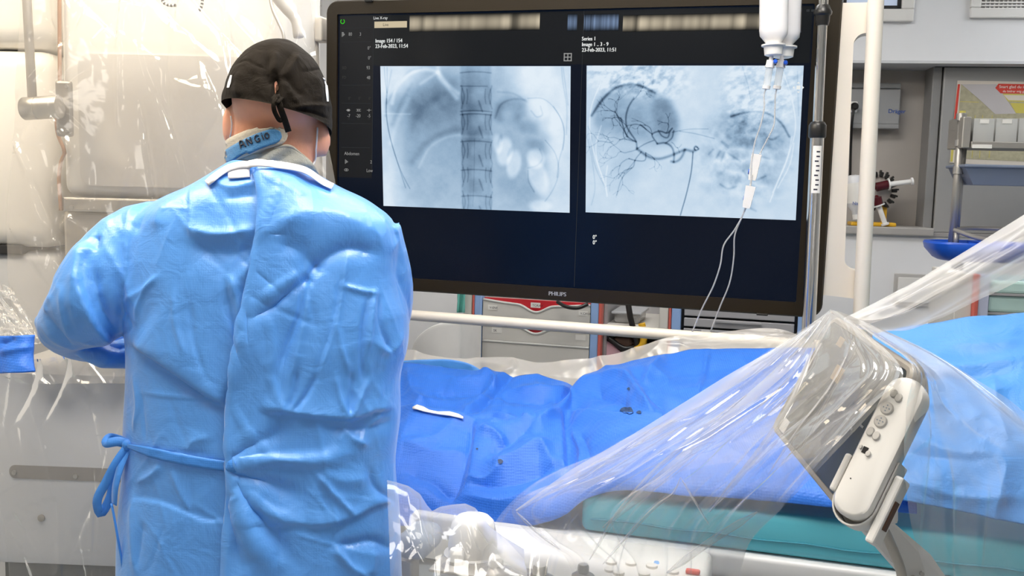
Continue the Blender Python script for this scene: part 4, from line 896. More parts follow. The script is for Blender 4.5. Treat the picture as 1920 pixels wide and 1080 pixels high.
# ---- gown: torso and sleeves grown into one surface, then folded
rows = [(302, 446, 566, .100, 1.690), (309, 434, 582, .108, 1.690), (320, 416, 600, .113, 1.690), (334, 392, 620, .118, 1.688), (350, 362, 645, .121, 1.686), (366, 322, 674, .124, 1.684), (388, 280, 706, .127, 1.682), (412, 252, 734, .130, 1.680), (455, 238, 748, .134, 1.680),
        (520, 232, 750, .140, 1.680), (590, 240, 765, .142, 1.680), (650, 246, 764, .142, 1.680), (700, 246, 751, .140, 1.680), (780, 242, 750, .140, 1.680), (870, 240, 740, .142, 1.680), (960, 232, 748, .146, 1.680), (1080, 229, 752, .150, 1.680), (1500, 215, 775, .165, 1.680)]
rows = spl([list(map(float, r)) for r in rows], 70); rings = []
NG = 64; TH = np.linspace(0, 2 * PI, NG, endpoint=False)
for (y, L_, R_, b, d) in rows:
    l, r = P(L_, y - 3 * (1 - sstep(302, 390, y)), d), P(R_, y + 13 * (1 - sstep(302, 390, y)), d); c = (l + r) / 2; hx = (r - l) / 2; e = 2 / 2.35
    ct, st2 = np.cos(TH), np.sin(TH); ct = np.sign(ct) * np.abs(ct) ** e; st2 = np.sign(st2) * np.abs(st2) ** e
    rings.append(c + ct[:, None] * hx + st2[:, None] * V(0, b, 0))
G = MB().loft(rings)
sl_ = spl([(*P(370, 450, 1.69), .068), (*P(262, 468, 1.675), .078), (*P(205, 530, 1.655), .080), (*P(158, 585, 1.645), .070), (*P(128, 604, 1.655), .051), (*P(150, 622, 1.75), .052), (*P(215, 636, 1.83), .050), (*P(300, 655, 1.88), .040)], 26)
G.tube(sl_[:, :3], sl_[:, 3], 24)
sr_ = spl([(*P(670, 445, 1.695), .08), (*P(700, 540, 1.72), .072), (*P(690, 640, 1.80), .062), (*P(640, 690, 1.94), .048), (*P(585, 700, 2.02), .040)], 22)
G.tube(sr_[:, :3], sr_[:, 3], 20)
G.tube([P(72, 607, 1.66), P(100, 600, 1.655), P(128, 600, 1.655)], [.012, .032, .045], 12)
G.tube([P(150, 655, 1.70), P(190, 668, 1.72), P(240, 662, 1.76)], [.012, .022, .03], 12)
gown = remesh(G, 'gown', M_gown, pn, .0035, 6, .5)
v, nn = mesh_arrays(gown); wv = v + wloc(gown)
q = wv - CAM; d = q @ FW; X = 960 + F * (q @ RT) / d; Y = 540 - F * (q @ UP) / d
face = np.clip(-(nn * (q / np.linalg.norm(q, axis=1)[:, None])).sum(1), 0, 1)
mm = .001
CR = [
 # left half of the back
 ('s', [(428, 768), (380, 740), (330, 704), (285, 672), (238, 640)], 3.5, 11 * mm, 70), ('r', [(250, 655), (330, 712), (425, 775)], 14, -6 * mm),
 ('r', [(352, 428), (400, 440), (440, 438), (482, 428)], 15, 9 * mm), ('r', [(360, 462), (420, 476), (480, 462)], 20, -6 * mm), ('r', [(395, 335), (430, 352), (482, 338)], 10, 5 * mm), ('r', [(420, 372), (482, 362)], 12, -4 * mm),
 ('r', [(358, 335), (357, 400), (358, 445)], 3, 2.2 * mm), ('r', [(300, 390), (358, 392)], 4, 1.5 * mm),
 ('r', [(300, 372), (268, 398), (250, 440)], 8, -6 * mm), ('r', [(312, 385), (300, 400), (292, 425)], 9, 4 * mm), ('r', [(252, 378), (240, 410), (236, 450)], 9, 5 * mm),
 ('w', [(485, 470), (450, 520), (415, 560)], 12, 4 * mm), ('r', [(418, 520), (432, 590), (452, 680)], 5, -4 * mm), ('r', [(432, 515), (448, 590), (462, 660)], 5, 4 * mm), ('r', [(450, 510), (458, 560), (466, 640)], 5, -3 * mm),
 ('r', [(290, 520), (268, 550), (256, 590), (258, 615)], 4, 3 * mm), ('r', [(300, 515), (265, 545), (230, 567)], 5, 2.5 * mm), ('r', [(325, 540), (330, 600), (352, 670)], 5, 2.5 * mm), ('r', [(355, 560), (365, 640), (390, 715)], 5, -2.5 * mm), ('r', [(225, 575), (245, 615), (222, 632)], 5, -3 * mm),
 ('r', [(265, 735), (320, 742), (385, 748)], 2.5, 2.2 * mm), ('r', [(266, 735), (270, 790), (272, 830)], 2.5, -2 * mm), ('r', [(250, 700), (258, 760), (250, 810)], 5, 4 * mm), ('r', [(300, 870), (290, 885), (258, 905)], 6, 4 * mm), ('r', [(320, 880), (335, 920), (360, 965)], 6, 3 * mm),
 ('s', [(425, 977), (380, 976), (340, 958), (290, 940), (240, 934)], 2.5, -4 * mm, 40), ('r', [(250, 930), (248, 1000), (255, 1080)], 7, 4 * mm), ('r', [(268, 980), (258, 1060)], 5, -3 * mm), ('r', [(390, 820), (360, 830), (350, 850)], 10, 3 * mm),
 # left sleeve
 ('s', [(180, 458), (163, 476), (154, 515), (162, 560), (187, 610), (224, 648)], 3, 15 * mm, 45), ('r', [(175, 500), (185, 560), (220, 625)], 12, -8 * mm), ('r', [(182, 440), (178, 468)], 6, -8 * mm), ('r', [(190, 452), (230, 520), (262, 590)], 10, 3 * mm),
 ('r', [(120, 545), (122, 590), (138, 640)], 6, 4 * mm), ('r', [(78, 575), (105, 610), (140, 650)], 7, -4 * mm), ('r', [(75, 606), (110, 640), (150, 655), (220, 640)], 6, 5 * mm), ('r', [(140, 660), (200, 648), (245, 650)], 8, -8 * mm), ('r', [(98, 552), (88, 575), (92, 590)], 5, 5 * mm), ('r', [(150, 500), (140, 560), (150, 620)], 8, 3 * mm),
 # right half
 ('r', [(530, 350), (512, 390), (490, 440)], 4, 4 * mm), ('r', [(490, 440), (525, 425), (560, 405)], 5, 3 * mm), ('r', [(495, 330), (530, 352), (570, 372)], 6, 3 * mm), ('r', [(520, 455), (560, 470), (590, 500)], 20, -6 * mm),
 ('r', [(520, 420), (600, 400), (690, 430), (735, 470)], 34, 8 * mm), ('r', [(585, 520), (610, 485), (655, 465), (710, 478)], 15, -9 * mm), ('r', [(572, 535), (585, 505), (598, 490)], 8, -8 * mm),
 ('r', [(575, 522), (545, 545), (505, 578), (475, 597)], 7, -7 * mm), ('r', [(565, 512), (530, 535), (490, 565)], 9, 5 * mm), ('r', [(570, 525), (560, 590), (540, 640), (525, 690)], 6, -6 * mm), ('r', [(582, 530), (572, 590), (560, 650), (545, 720)], 8, 4 * mm), ('r', [(500, 595), (510, 650), (508, 700)], 6, 3 * mm),
 ('r', [(652, 470), (645, 520), (632, 600), (600, 700)], 4, 4 * mm), ('r', [(640, 520), (628, 600), (610, 670)], 5, -3 * mm), ('r', [(640, 535), (690, 548), (712, 550)], 5, 4 * mm), ('r', [(630, 600), (640, 650), (655, 700)], 5, 3 * mm),
 ('r', [(692, 553), (683, 600), (678, 660), (680, 720)], 4.5, -6 * mm), ('r', [(702, 548), (697, 600), (690, 660)], 5, 5 * mm), ('r', [(712, 550), (714, 610), (738, 665)], 4.5, -5 * mm), ('r', [(700, 640), (730, 660), (762, 620)], 8, 4 * mm), ('r', [(740, 470), (745, 520), (762, 590)], 7, -5 * mm), ('r', [(733, 420), (744, 450), (736, 470)], 6, 4 * mm),
 ('r', [(505, 700), (522, 745), (535, 773)], 5, 4 * mm), ('r', [(558, 690), (550, 740), (540, 773)], 5, -5 * mm), ('r', [(597, 700), (570, 745), (545, 775)], 4, -4 * mm), ('r', [(628, 700), (636, 740), (655, 784)], 5, 4 * mm), ('r', [(660, 700), (656, 750), (652, 782)], 5, -4 * mm), ('r', [(690, 710), (672, 750), (660, 783)], 6, 6 * mm),
 ('s', [(750, 766), (700, 772), (665, 785), (655, 786), (605, 783), (540, 775), (478, 766)], 2.8, 9 * mm, 45), ('r', [(610, 800), (660, 806), (740, 790)], 12, -6 * mm), ('r', [(690, 835), (655, 815), (648, 800)], 8, 6 * mm), ('r', [(720, 775), (690, 805), (680, 830)], 6, 4 * mm),
 ('w', [(430, 875), (500, 862), (600, 862), (690, 832)], 12, 8 * mm), ('w', [(432, 862), (500, 820), (560, 800)], 12, -5 * mm), ('w', [(432, 882), (500, 905), (580, 940)], 12, -7 * mm), ('w', [(432, 885), (490, 950), (575, 985)], 9, 6 * mm), ('w', [(430, 890), (460, 980), (520, 1080)], 13, 9 * mm), ('w', [(430, 900), (440, 990), (460, 1080)], 11, -6 * mm), ('w', [(440, 890), (510, 1000), (570, 1080)], 11, -5 * mm),
 ('r', [(590, 885), (620, 920), (665, 968)], 6, 6 * mm), ('r', [(600, 880), (640, 900), (690, 895)], 20, 6 * mm), ('r', [(692, 880), (700, 910), (742, 942)], 6, -5 * mm), ('s', [(745, 938), (700, 952), (665, 970), (620, 984), (570, 988)], 4, 8 * mm, 45), ('s', [(592, 990), (570, 984), (500, 984), (450, 982)], 2, 3.5 * mm, 30),
 ('r', [(625, 1022), (660, 1020), (700, 1014), (735, 1030)], 9, -7 * mm), ('r', [(625, 1022), (650, 1055), (690, 1085)], 8, 7 * mm), ('r', [(700, 1030), (695, 1080)], 10, 5 * mm), ('r', [(740, 860), (735, 900), (748, 950)], 6, 4 * mm),
]
dz = 1.1 * creases(X, Y, CR) * np.minimum(1, face * 1.8)
zz = wv[:, 2]
dz += face * (0.0022 * fbm(wv[:, 0] * 9, zz * 4.0, wv[:, 1] * 9, 3, 2) + 0.0018 * (ridge(wv[:, 0] * 11 + .8 * noise(zz * 6, wv[:, 0] * 5, 0, 3), zz * 7, wv[:, 1] * 8, 12) - .45))
RL = np.random.default_rng(15); XC, YC = X / 600.0, Y / 600.0
for k in range(70):
    cx_, cy0, l_ = RL.uniform(.35, 1.3), RL.uniform(.62, 1.8), RL.uniform(.04, .16); a_ = RL.normal(1.35, .55)
    p_ = [(cx_ - l_ * math.cos(a_), cy0 - l_ * math.sin(a_)), (cx_ + RL.normal(0, .01), cy0), (cx_ + l_ * math.cos(a_), cy0 + l_ * math.sin(a_))]
    dz += face * creases(XC, YC, [('r', p_, RL.uniform(.005, .011), RL.choice((-1, 1)) * RL.uniform(.001, .0026))])
# the right half lies over the left half along the back opening
EDGE = [(480, 318), (487, 355), (492, 392), (486, 440), (478, 480), (460, 560), (444, 630), (434, 700), (429, 770), (428, 830), (428, 880), (427, 960), (424, 1082), (420, 1300)]
_, sdE, _ = seg_dist(X, Y, spl(EDGE, 60)); 
dz += np.where(face > .2, -0.004 * np.exp(-(np.maximum(0, sdE) / 40) ** 2) * (sdE > 0), 0)
wv = wv + nn * dz[:, None]; set_verts(gown, wv - wloc(gown)); bvh_gown = bvh_of(gown)
# flap: the overlapping edge as a sheet of its own, running into the right half
ey_ = spl([(481, 324)] + EDGE[1:-1], 260); nu = 46; A = np.zeros((len(ey_), nu, 3))
for j, (x, y) in enumerate(ey_):
    for i in range(nu):
        u = (i / (nu - 1)) ** 1.3; off = .011 * (1 - sstep(.25, 1, u)) - .003 * sstep(.55, 1, u) - (.0015 * (1 - u / .02) if u < .02 else 0)
        A[j, i] = cast(bvh_gown, x - 1 + u * 120 + 0 * y, y, off, DP - .12)
for _ in range(25): A[1:-1, :8] = .5 * A[1:-1, :8] + .25 * (A[:-2, :8] + A[2:, :8])
for _ in range(3): A[1:-1, 1:-1] = .5 * A[1:-1, 1:-1] + .125 * (A[:-2, 1:-1] + A[2:, 1:-1] + A[1:-1, :-2] + A[1:-1, 2:])
MB().grid(A).build('back_flap', M_gown, gown, smooth=True)

def cast_ribbon(bv, pts, wpx, off, n, name, m, par, dref=DP, thick=.0012, rows_=3):
    c = spl(pts, n); t = np.gradient(c, axis=0); nm = np.stack([-t[:, 1], t[:, 0]], 1); nm /= np.linalg.norm(nm, axis=1)[:, None]
    wp = np.broadcast_to(np.asarray(wpx, float), (n,)); A = np.zeros((n, rows_, 3))
    for j in range(n):
        for i in range(rows_):
            k = i / (rows_ - 1) - .5; A[j, i] = cast(bv, c[j, 0] + nm[j, 0] * k * wp[j], c[j, 1] + nm[j, 1] * k * wp[j], off(c[j, 0]) if callable(off) else off, dref)
    return MB().grid(A).build(name, m, par, smooth=True, solid=thick)
cast_ribbon(bvh_gown, [(392, 347), (415, 329), (440, 316), (458, 313), (482, 316), (515, 321), (550, 328), (582, 338), (622, 355)], 11, lambda x: .0055 + .009 * float(sstep(466, 480, x) * (1 - sstep(560, 610, x))), 70, 'neck_binding', M_gownwhite, gown)
A = np.array([[cast(bvh_gown, 429 + 40 * u, 311 + 27 * v + (-3 * u), .0035, DP - .1) for u in np.linspace(0, 1, 10)] for v in np.linspace(0, 1, 8)])
MB().grid(A).build('fastening_patch', M_gownwhite, gown, smooth=True, solid=.001)
A = np.array([[cast(bvh_gown, 425 + 20 * u, 863 + 20 * v, .0085, DP - .1) for u in np.linspace(0, 1, 6)] for v in np.linspace(0, 1, 6)])
MB().grid(A).build('tie_anchor', M_gowntie, gown, smooth=True, solid=.001)
tie = cast_ribbon(bvh_gown, [(430, 874), (380, 867), (330, 858), (280, 846), (240, 834)], [20] * 26 + [19, 18, 17, 16, 15, 13, 11, 9, 8, 8], .004, 36, 'waist_tie', M_gowntie, gown, rows_=5)
def freeband(name, pts, wpx, m, par, tw0=0, tw1=0):
    """a cloth band hanging in the air; points are (px, py, depth)"""
    c = np.array([P(*q) for q in spl(pts, 40)]); t = np.gradient(c, axis=0); t /= np.linalg.norm(t, axis=1)[:, None]
    s_ = np.cross(t, np.broadcast_to(FW, t.shape)); s_ /= np.linalg.norm(s_, axis=1)[:, None] + 1e-9
    th = np.linspace(tw0, tw1, 40)[:, None]; s_ = s_ * np.cos(th) + np.cross(t, s_) * np.sin(th)
    return MB().grid(ribbon(c, s_, np.asarray(wpx) * DP / F)).build(name, m, par, smooth=True, solid=.0012)
freeband('bow_loop', [(243, 834, 1.600), (222, 828, 1.595), (199, 829, 1.60), (204, 822, 1.61), (225, 824, 1.615), (243, 832, 1.605)], 17, M_gowntie, tie, .1, .5)
freeband('bow_loop', [(241, 836, 1.598), (222, 862, 1.59), (200, 902, 1.59), (182, 945, 1.595), (187, 963, 1.60), (206, 935, 1.605), (214, 895, 1.605), (228, 860, 1.605), (243, 838, 1.605)], 16, M_gowntie, tie, -.4, .5)
freeband('tie_end', [(240, 838, 1.60), (226, 875, 1.588), (216, 915, 1.585), (214, 946, 1.59)], [15] * 40, M_gowntie, tie, .2, .6)
MB().ell(P(240, 834, 1.60), .010, .009, .010).build('knot', M_gowntie, tie, smooth=True)
MB().tube([P(*q) for q in spl([(209, 944, 1.592), (215, 975, 1.59), (221, 1010, 1.59), (227, 1045, 1.592), (231, 1075, 1.595)], 24)], .0021, 8).build('tie_string', M_gowntie, tie, smooth=True)

# ---- thyroid collar and strap round the neck
top = [(428, 312), (445, 297), (480, 288), (515, 279), (541, 276), (560, 289), (574, 306), (583, 327)]
n = 40; cx = np.linspace(426, 583, n); A = np.zeros((10, n, 3))
for j in range(10):
    for i in range(n): A[j, i] = cast(bvh_body, cx[i], fx(top, cx[i]) + (345 - fx(top, cx[i])) * j / 9, .008 + .004 * math.sin(cx[i] * .11 + j), DP)
tcol = MB().grid(A).build('thyroid_collar', M_collar, pn, smooth=True, solid=.004)
MB().tube(A[0], .0028, 8).build('collar_edge', M_binding, tcol, smooth=True)
sc_ = [(416, 312), (432, 296), (455, 281), (485, 266), (512, 256), (534, 251)]
wdt = lambda n, w0: [w0 * (1 if k < n - 7 else math.sqrt(max(.03, 1 - ((k - (n - 7)) / 6.3) ** 2))) for k in range(n)]
cast_ribbon(bvh_body, sc_, wdt(40, 43), .014, 40, 'strap', M_binding, tcol, thick=.004, rows_=7)
bvh_strap = bvh_of(*[o for o in tcol.children if o.name == 'strap'])
cast_ribbon(bvh_strap, [(416, 312), (432, 296), (455, 281), (485, 266), (510, 257), (527, 253)], wdt(40, 29), .0032, 40, 'strap_label', M_strap, tcol, thick=.001, rows_=7)
ink = MB(); IN = {'A': [[(0, 0), (.35, 1), (.45, 1), (.8, 0)], [(.1, .4), (.7, .42)]], 'N': [[(0, 0), (.05, 1), (.7, .05), (.75, 1)]], 'G': [[(.75, .85), (.4, 1), (.05, .6), (.1, .15), (.5, 0), (.75, .2), (.72, .45), (.45, .45)]],
                  'I': [[(.3, 0), (.32, .75)], [(.33, .98), (.36, 1.05)]], 'O': [[(.4, .8), (.08, .5), (.15, .1), (.5, .02), (.75, .35), (.65, .75), (.4, .8)]]}
ang = math.radians(-21); px0 = 453; 
for ch, x0 in (('A', 0), ('N', 14), ('G', 29), ('I', 40), ('O', 47)):
    for s_ in IN[ch]:
        pts = []
        for (a, b) in spl(s_, 10) if len(s_) > 2 else s_:
            lx, ly = x0 + a * 11, -b * 13 + 3; pts.append(cast(bvh_strap, 454 + lx * math.cos(ang) - ly * math.sin(ang), 276 + lx * math.sin(ang) + ly * math.cos(ang), .0046, DP))
        ink.tube(pts, .0012, 6)
ink.build('lettering', M_ink, tcol)

# ---- surgical cap
up_ = nrm(P(521 + 7, 76, 1.69) - P(521, 222, 1.69)); sd_ = nrm(RT - (RT @ up_) * up_); fw_ = nrm(np.cross(up_, sd_)); cc0 = P(521, 222, 1.69); k_ = 1.69 / F
hw = [(0, 100.5), (14, 100.5), (30, 98), (50, 94.5), (70, 89), (90, 80), (108, 69), (124, 54), (136, 37), (144, 20), (147.5, 4)]
hs = np.linspace(0, 147.5, 70); hwv = fx(hw, hs); NA = 150; rings = []
for h, w_ in zip(hs, hwv):
    th = np.linspace(0, 2 * PI, NA, endpoint=False); sh = .165 * w_ * np.cos(th) * (1 - h / 150) + (1 - h / 150) * 8 * np.sin(th)
    rings.append(cc0 + k_ * (w_ * np.cos(th))[:, None] * sd_ + k_ * (w_ * 1.17 * np.sin(th))[:, None] * fw_ * 1.0 + k_ * (h - sh)[:, None] * up_)
cap = MB().loft(rings, cap=False); n_ = len(cap.v); cap.add([cc0 + up_ * k_ * 148], []); cap.f += [((len(hs) - 1) * NA + i, (len(hs) - 1) * NA + (i + 1) % NA, n_) for i in range(NA)]
cap = cap.build('surgical_cap', M_cap, pn, smooth=True)
v, nn = mesh_arrays(cap); wv = v + wloc(cap); out_ = np.sign(((wv - (cc0 + up_ * .05)) * nn).sum(1))[:, None]; nn = nn * out_
q = wv - CAM; d = q @ FW; X = 960 + F * (q @ RT) / d; Y = 540 - F * (q @ UP) / d; face = np.clip(-(nn * (q / np.linalg.norm(q, axis=1)[:, None])).sum(1), 0, 1)
CC = [('r', [(503, 96), (501, 120), (503, 148), (512, 165)], 6, -6 * mm), ('r', [(517, 95), (516, 115), (514, 138)], 7, 4 * mm), ('r', [(548, 95), (536, 118), (526, 140)], 8, -3.5 * mm), ('r', [(562, 100), (545, 125), (528, 146)], 7, 4 * mm), ('r', [(534, 140), (552, 165), (572, 182)], 6, -3 * mm), ('r', [(536, 150), (545, 175), (560, 195)], 5, 3 * mm),
      ('r', [(519, 140), (518, 165), (519, 196)], 7, -9 * mm), ('r', [(508, 150), (509, 170), (508, 196)], 4, 4 * mm), ('r', [(528, 150), (530, 170), (531, 196)], 4, 4 * mm), ('r', [(440, 122), (460, 113), (482, 122), (498, 128)], 2.2, -2.5 * mm), ('r', [(568, 134), (592, 131), (614, 128)], 2.2, -2.5 * mm),
      ('r', [(422, 186), (450, 192), (490, 195), (520, 199)], 3.5, 3.5 * mm), ('r', [(422, 193), (450, 198), (510, 200)], 2.5, -3 * mm), ('r', [(545, 203), (580, 198), (622, 200)], 4, 3 * mm), ('r', [(555, 206), (590, 212), (621, 224)], 3, -3.5 * mm), ('r', [(548, 208), (585, 222), (618, 236)], 3, 3 * mm), ('r', [(423, 205), (460, 204), (510, 203)], 2.5, 2 * mm),
      ('r', [(452, 130), (446, 160), (447, 185)], 7, 3 * mm), ('r', [(475, 128), (470, 160), (480, 190)], 9, -3 * mm), ('r', [(590, 138), (600, 165), (602, 190)], 8, 3 * mm)]
dz = 1.7 * creases(X, Y, CC) * face ** .5 + .0012 * fbm(wv[:, 0] * 30, wv[:, 1] * 30, wv[:, 2] * 30, 3, 5)
wv = wv + nn * dz[:, None]; set_verts(cap, wv - wloc(cap)); bvh_cap = bvh_of(cap)
A = np.array([[cast(bvh_cap, 519 + 4.5 * r * math.cos(t), 165 + 6 * r * math.sin(t), .0012, DP - .1) for t in np.linspace(0, 2 * PI, 15)] for r in (.05, .6, 1)])
MB().grid(A).build('back_opening', M_brown, cap, smooth=True)
for p_, w_ in (([(519, 178, 1.566), (525, 200, 1.560), (534, 225, 1.572), (541, 247, 1.590)], 11), ([(520, 178, 1.562), (513, 198, 1.556), (517, 214, 1.562), (527, 226, 1.572), (531, 222, 1.575)], 8), ([(512, 180, 1.566), (519, 190, 1.556), (528, 182, 1.566)], 9)):
    freeband('cap_tie', p_, w_, M_cap, cap, .15, -.3)
for (x, y, w_, h_) in ((611.5, 167, 5, 26), (431.5, 153, 6, 13)):
    A = np.array([[cast(bvh_cap, x + (u - .5) * w_ * (1 - .7 * abs(v - .6)) + (v - .5) * (4 if x > 500 else -6), y + (v - .5) * 2 * h_ * .9, .0012, DP) for u in np.linspace(0, 1, 4)] for v in np.linspace(0, 1, 12)])
    tag(MB().grid(A).build('white_print', M_mask, cap, smooth=True), 'white print on the side of the cap')

# ---- face mask
mk = MB(); A = np.array([[cast(bvh_body, 0, 0, 0, 1) * 0 + (P(523, 222 + 75 * v_, 1.735) + V(.071 * math.sin(a), .083 * math.cos(a), 0) * (1 - .25 * v_ ** 2)) for a in np.linspace(-1.15, 1.15, 20)] for v_ in np.linspace(0, 1, 10)])
mk = MB().grid(A).build('face_mask', M_mask, pn, smooth=True, solid=.002)
for p_ in ([(436, 218), (438, 232), (437, 246), (433, 262), (431, 272)], [(594, 240), (593, 258), (591, 280), (589, 296), (582, 314)]):
    MB().tube([cast(bvh_body, x, y, .003, DP) for x, y in spl(p_, 16)], .0016, 6).build('ear_loop', M_mask, mk, smooth=True)

# ================================================================== THE TABLE
ZT = 0.85
N0 = ZP(1390, 1040, ZT) @ EN
T0 = TP(N0)
aM0, aM1 = T0.st(1086, 980)[0], 1.75
aT0 = T0.st(770, 1000)[0]
def tpt(a, n, z): return EX * a + EN * n + V(0, 0, z)
ctr = tpt((aT0 + aM1) / 2, N0 + .27, 0)
tb_ = thing('treatment_table', 'white treatment table with a rail and pedestal under the teal mattress', 'table', ctr)
MB().box(tpt((aT0 + aM1) / 2, N0 + .27, ZT - .024), (aM1 - aT0) / 2, .275, .024, EX, EN, V(0, 0, 1), .008, 3).build('tabletop', M_greyenamel, tb_, smooth='auto')
MB().box(tpt((aT0 + aM1) / 2 + .1, N0 - .018, ZT - .065), (aM1 - aT0) / 2 - .15, .008, .014, EX, EN, V(0, 0, 1), .003).build('side_rail', M_steel, tb_)
MB().box(tpt(1.1, N0 + .27, .42), .22, .2, .38, EX, EN, V(0, 0, 1), .03).build('pedestal', M_white, tb_); MB().box(tpt(1.1, N0 + .27, .03), .4, .27, .03, EX, EN, V(0, 0, 1), .02).build('base', M_greyenamel, tb_)
ms = thing('mattress', 'teal vinyl mattress on the white table under the blue drapes', 'mattress', tpt((aM0 + aM1) / 2, N0 + .27, ZT))
MB().box(tpt((aM0 + aM1) / 2, N0 + .275, ZT + .040), (aM1 - aM0) / 2, .265, .039, EX, EN, V(0, 0, 1), .016, 4).build('pad', M_teal, ms, smooth='auto')
zs_ = ZT + .03
MB().tube([tpt(a, N0 + .0085, zs_ + .0015 * math.sin(a * 40)) for a in np.linspace(aM0 + .02, aM1 - .02, 60)], .0016, 6).build('seam', mat('teal_seam', (0.04, 0.26, 0.36), .5), ms)

def drape(xs, ytop, ybot, n0, n1, nu, nv, pw=1.6):
    U = np.linspace(xs[0], xs[1], nu); yt, yb = fx(ytop, U), fx(ybot, U); A = np.zeros((nv, nu, 3))
    for j in range(nv):
        t = j / (nv - 1); n = n0 - (n0 - n1) * (1 - (1 - t) ** pw)
        for i in range(nu):
            r = ray(U[i], yt[i] + (yb[i] - yt[i]) * t); A[j, i] = CAM + r * ((n - CAM @ EN) / (r @ EN))
    return A
def bend(A, lst, amp_noise=.004, fr=7, seed=0, rid=.003, rsc=9):
    """raise folds along the surface normal"""
    du = np.gradient(A, axis=1); dv = np.gradient(A, axis=0); nn = np.cross(du, dv); nn /= np.linalg.norm(nn, axis=2)[..., None] + 1e-12
    q = A - CAM; nn *= np.where((nn * q).sum(2) > 0, -1, 1)[..., None]
    d = q @ FW; X = 960 + F * (q @ RT) / d; Y = 540 - F * (q @ UP) / d
    dz = creases(X, Y, lst) if lst else 0
    a, b, c = A[..., 0], A[..., 1], A[..., 2]
    dz = dz + amp_noise * fbm(a * fr, b * fr, c * fr, 3, seed) + rid * (ridge(a * rsc + .6 * noise(b * 6, c * 6, 0, seed), b * rsc, c * rsc, seed + 5) - .5)
    return A + nn * np.asarray(dz)[..., None]
A = drape((728, 1720), [(720, 684), (760, 681), (850, 688), (900, 692), (960, 698), (1010, 705), (1050, 716), (1075, 724), (1095, 712), (1120, 697), (1150, 684), (1190, 670), (1250, 660), (1340, 657), (1440, 656), (1720, 650)],
          [(720, 985), (880, 990), (1000, 985), (1060, 965), (1095, 938), (1130, 925), (1300, 930), (1500, 945), (1720, 965)], 2.27, N0 + .004, 440, 170)
DC = [('s', [(740, 758), (790, 771), (840, 782), (891, 792), (960, 800), (1052, 778)], 2.5, 12 * mm, 60), ('s', [(891, 792), (884, 830), (868, 880), (846, 945)], 2.2, -9 * mm, 40), ('r', [(893, 795), (875, 870), (855, 930)], 5, -5 * mm),
      ('s', [(1052, 775), (1057, 815), (1062, 885)], 2.0, 8 * mm, 45), ('s', [(1050, 776), (1100, 773), (1180, 778), (1270, 788)], 2.2, 9 * mm, 50), ('r', [(880, 778), (915, 745), (940, 715), (972, 692)], 6, -6 * mm), ('r', [(872, 770), (905, 735), (930, 708), (955, 690)], 8, 5 * mm),
      ('r', [(922, 778), (960, 790), (1000, 803)], 5, 7 * mm), ('r', [(925, 770), (940, 765), (1000, 790)], 7, -6 * mm), ('r', [(930, 735), (975, 740), (1040, 750)], 10, -11 * mm), ('r', [(960, 722), (1010, 730), (1075, 732)], 7, 8 * mm), ('r', [(1040, 758), (1065, 740), (1085, 722)], 7, -10 * mm),
      ('r', [(985, 822), (1030, 795), (1070, 752), (1100, 722), (1128, 706)], 13, 13 * mm), ('r', [(1128, 706), (1175, 708), (1200, 740), (1225, 775)], 9, 9 * mm), ('r', [(1110, 740), (1150, 745), (1180, 760)], 15, -10 * mm), ('r', [(1205, 735), (1240, 760), (1300, 780)], 8, -7 * mm), ('r', [(1245, 665), (1220, 700), (1205, 720)], 10, 8 * mm), ('r', [(1330, 660), (1318, 700), (1308, 740)], 4, 4 * mm),
      ('r', [(900, 690), (925, 705), (928, 722)], 5, 5 * mm), ('r', [(765, 690), (772, 730), (800, 760)], 12, 7 * mm), ('r', [(810, 735), (850, 735), (920, 720)], 12, -6 * mm), ('r', [(760, 835), (820, 848), (880, 845)], 12, 5 * mm), ('r', [(760, 880), (820, 905), (845, 935)], 16, -6 * mm),
      ('r', [(900, 815), (930, 825), (950, 842)], 7, 7 * mm), ('r', [(910, 862), (960, 835), (1010, 808), (1048, 800)], 9, -8 * mm), ('r', [(915, 880), (975, 862), (1020, 850), (1035, 870)], 13, 10 * mm), ('r', [(880, 905), (960, 905), (1040, 878)], 14, -9 * mm), ('r', [(870, 930), (940, 945), (1010, 925)], 12, 6 * mm), ('r', [(875, 890), (900, 898), (945, 880)], 6, 5 * mm),
      ('r', [(1075, 810), (1090, 850), (1085, 880)], 5, 4 * mm), ('r', [(1090, 815), (1100, 840), (1110, 880)], 6, -3 * mm)]
DC = [(c[0], c[1], c[2], c[3] * 1.9, *c[4:]) for c in DC]
A = bend(A, DC, .005, 8, 1, .005, 10)
md_ = tag(MB().grid(A).build('blue_drape', M_drape, None, smooth=True, solid=.0015), 'deep blue creased surgical drape over the patient beside the gowned person', 'drape')
bvh_d = bvh_of(md_)
for (x, y, rx, ry) in ((1173, 770, 9, 6), (1181, 771, 7, 7), (1199, 774, 4.5, 3), (1180, 730, 3, 3), (938, 866, 4.5, 4.5), (1268, 772, 2.5, 2), (895, 843, 2, 2)):
    AA = np.array([[cast(bvh_d, x + rx * r * math.cos(t) * (1 + .25 * math.sin(3 * t + x)), y + ry * r * math.sin(t), .0022, 1.9) for t in np.linspace(0, 2 * PI, 13)] for r in (.05, 1)])
    MB().grid(AA).build('stain', M_stain, md_)
AA = np.array([[cast(bvh_d, x, yt + (yb - yt) * v, .006, 1.9) for x, yt, yb in ((776, 767, 770), (783, 763, 771), (795, 767, 775), (806, 772, 777), (822, 775, 780), (845, 775, 783), (860, 779, 786), (869, 784, 788))] for v in np.linspace(0, 1, 5)])
tag(MB().grid(AA).build('white_gauze', M_label, None, smooth=True, solid=.002), 'white gauze edge peeking out of a fold in the deep blue drape', 'gauze')
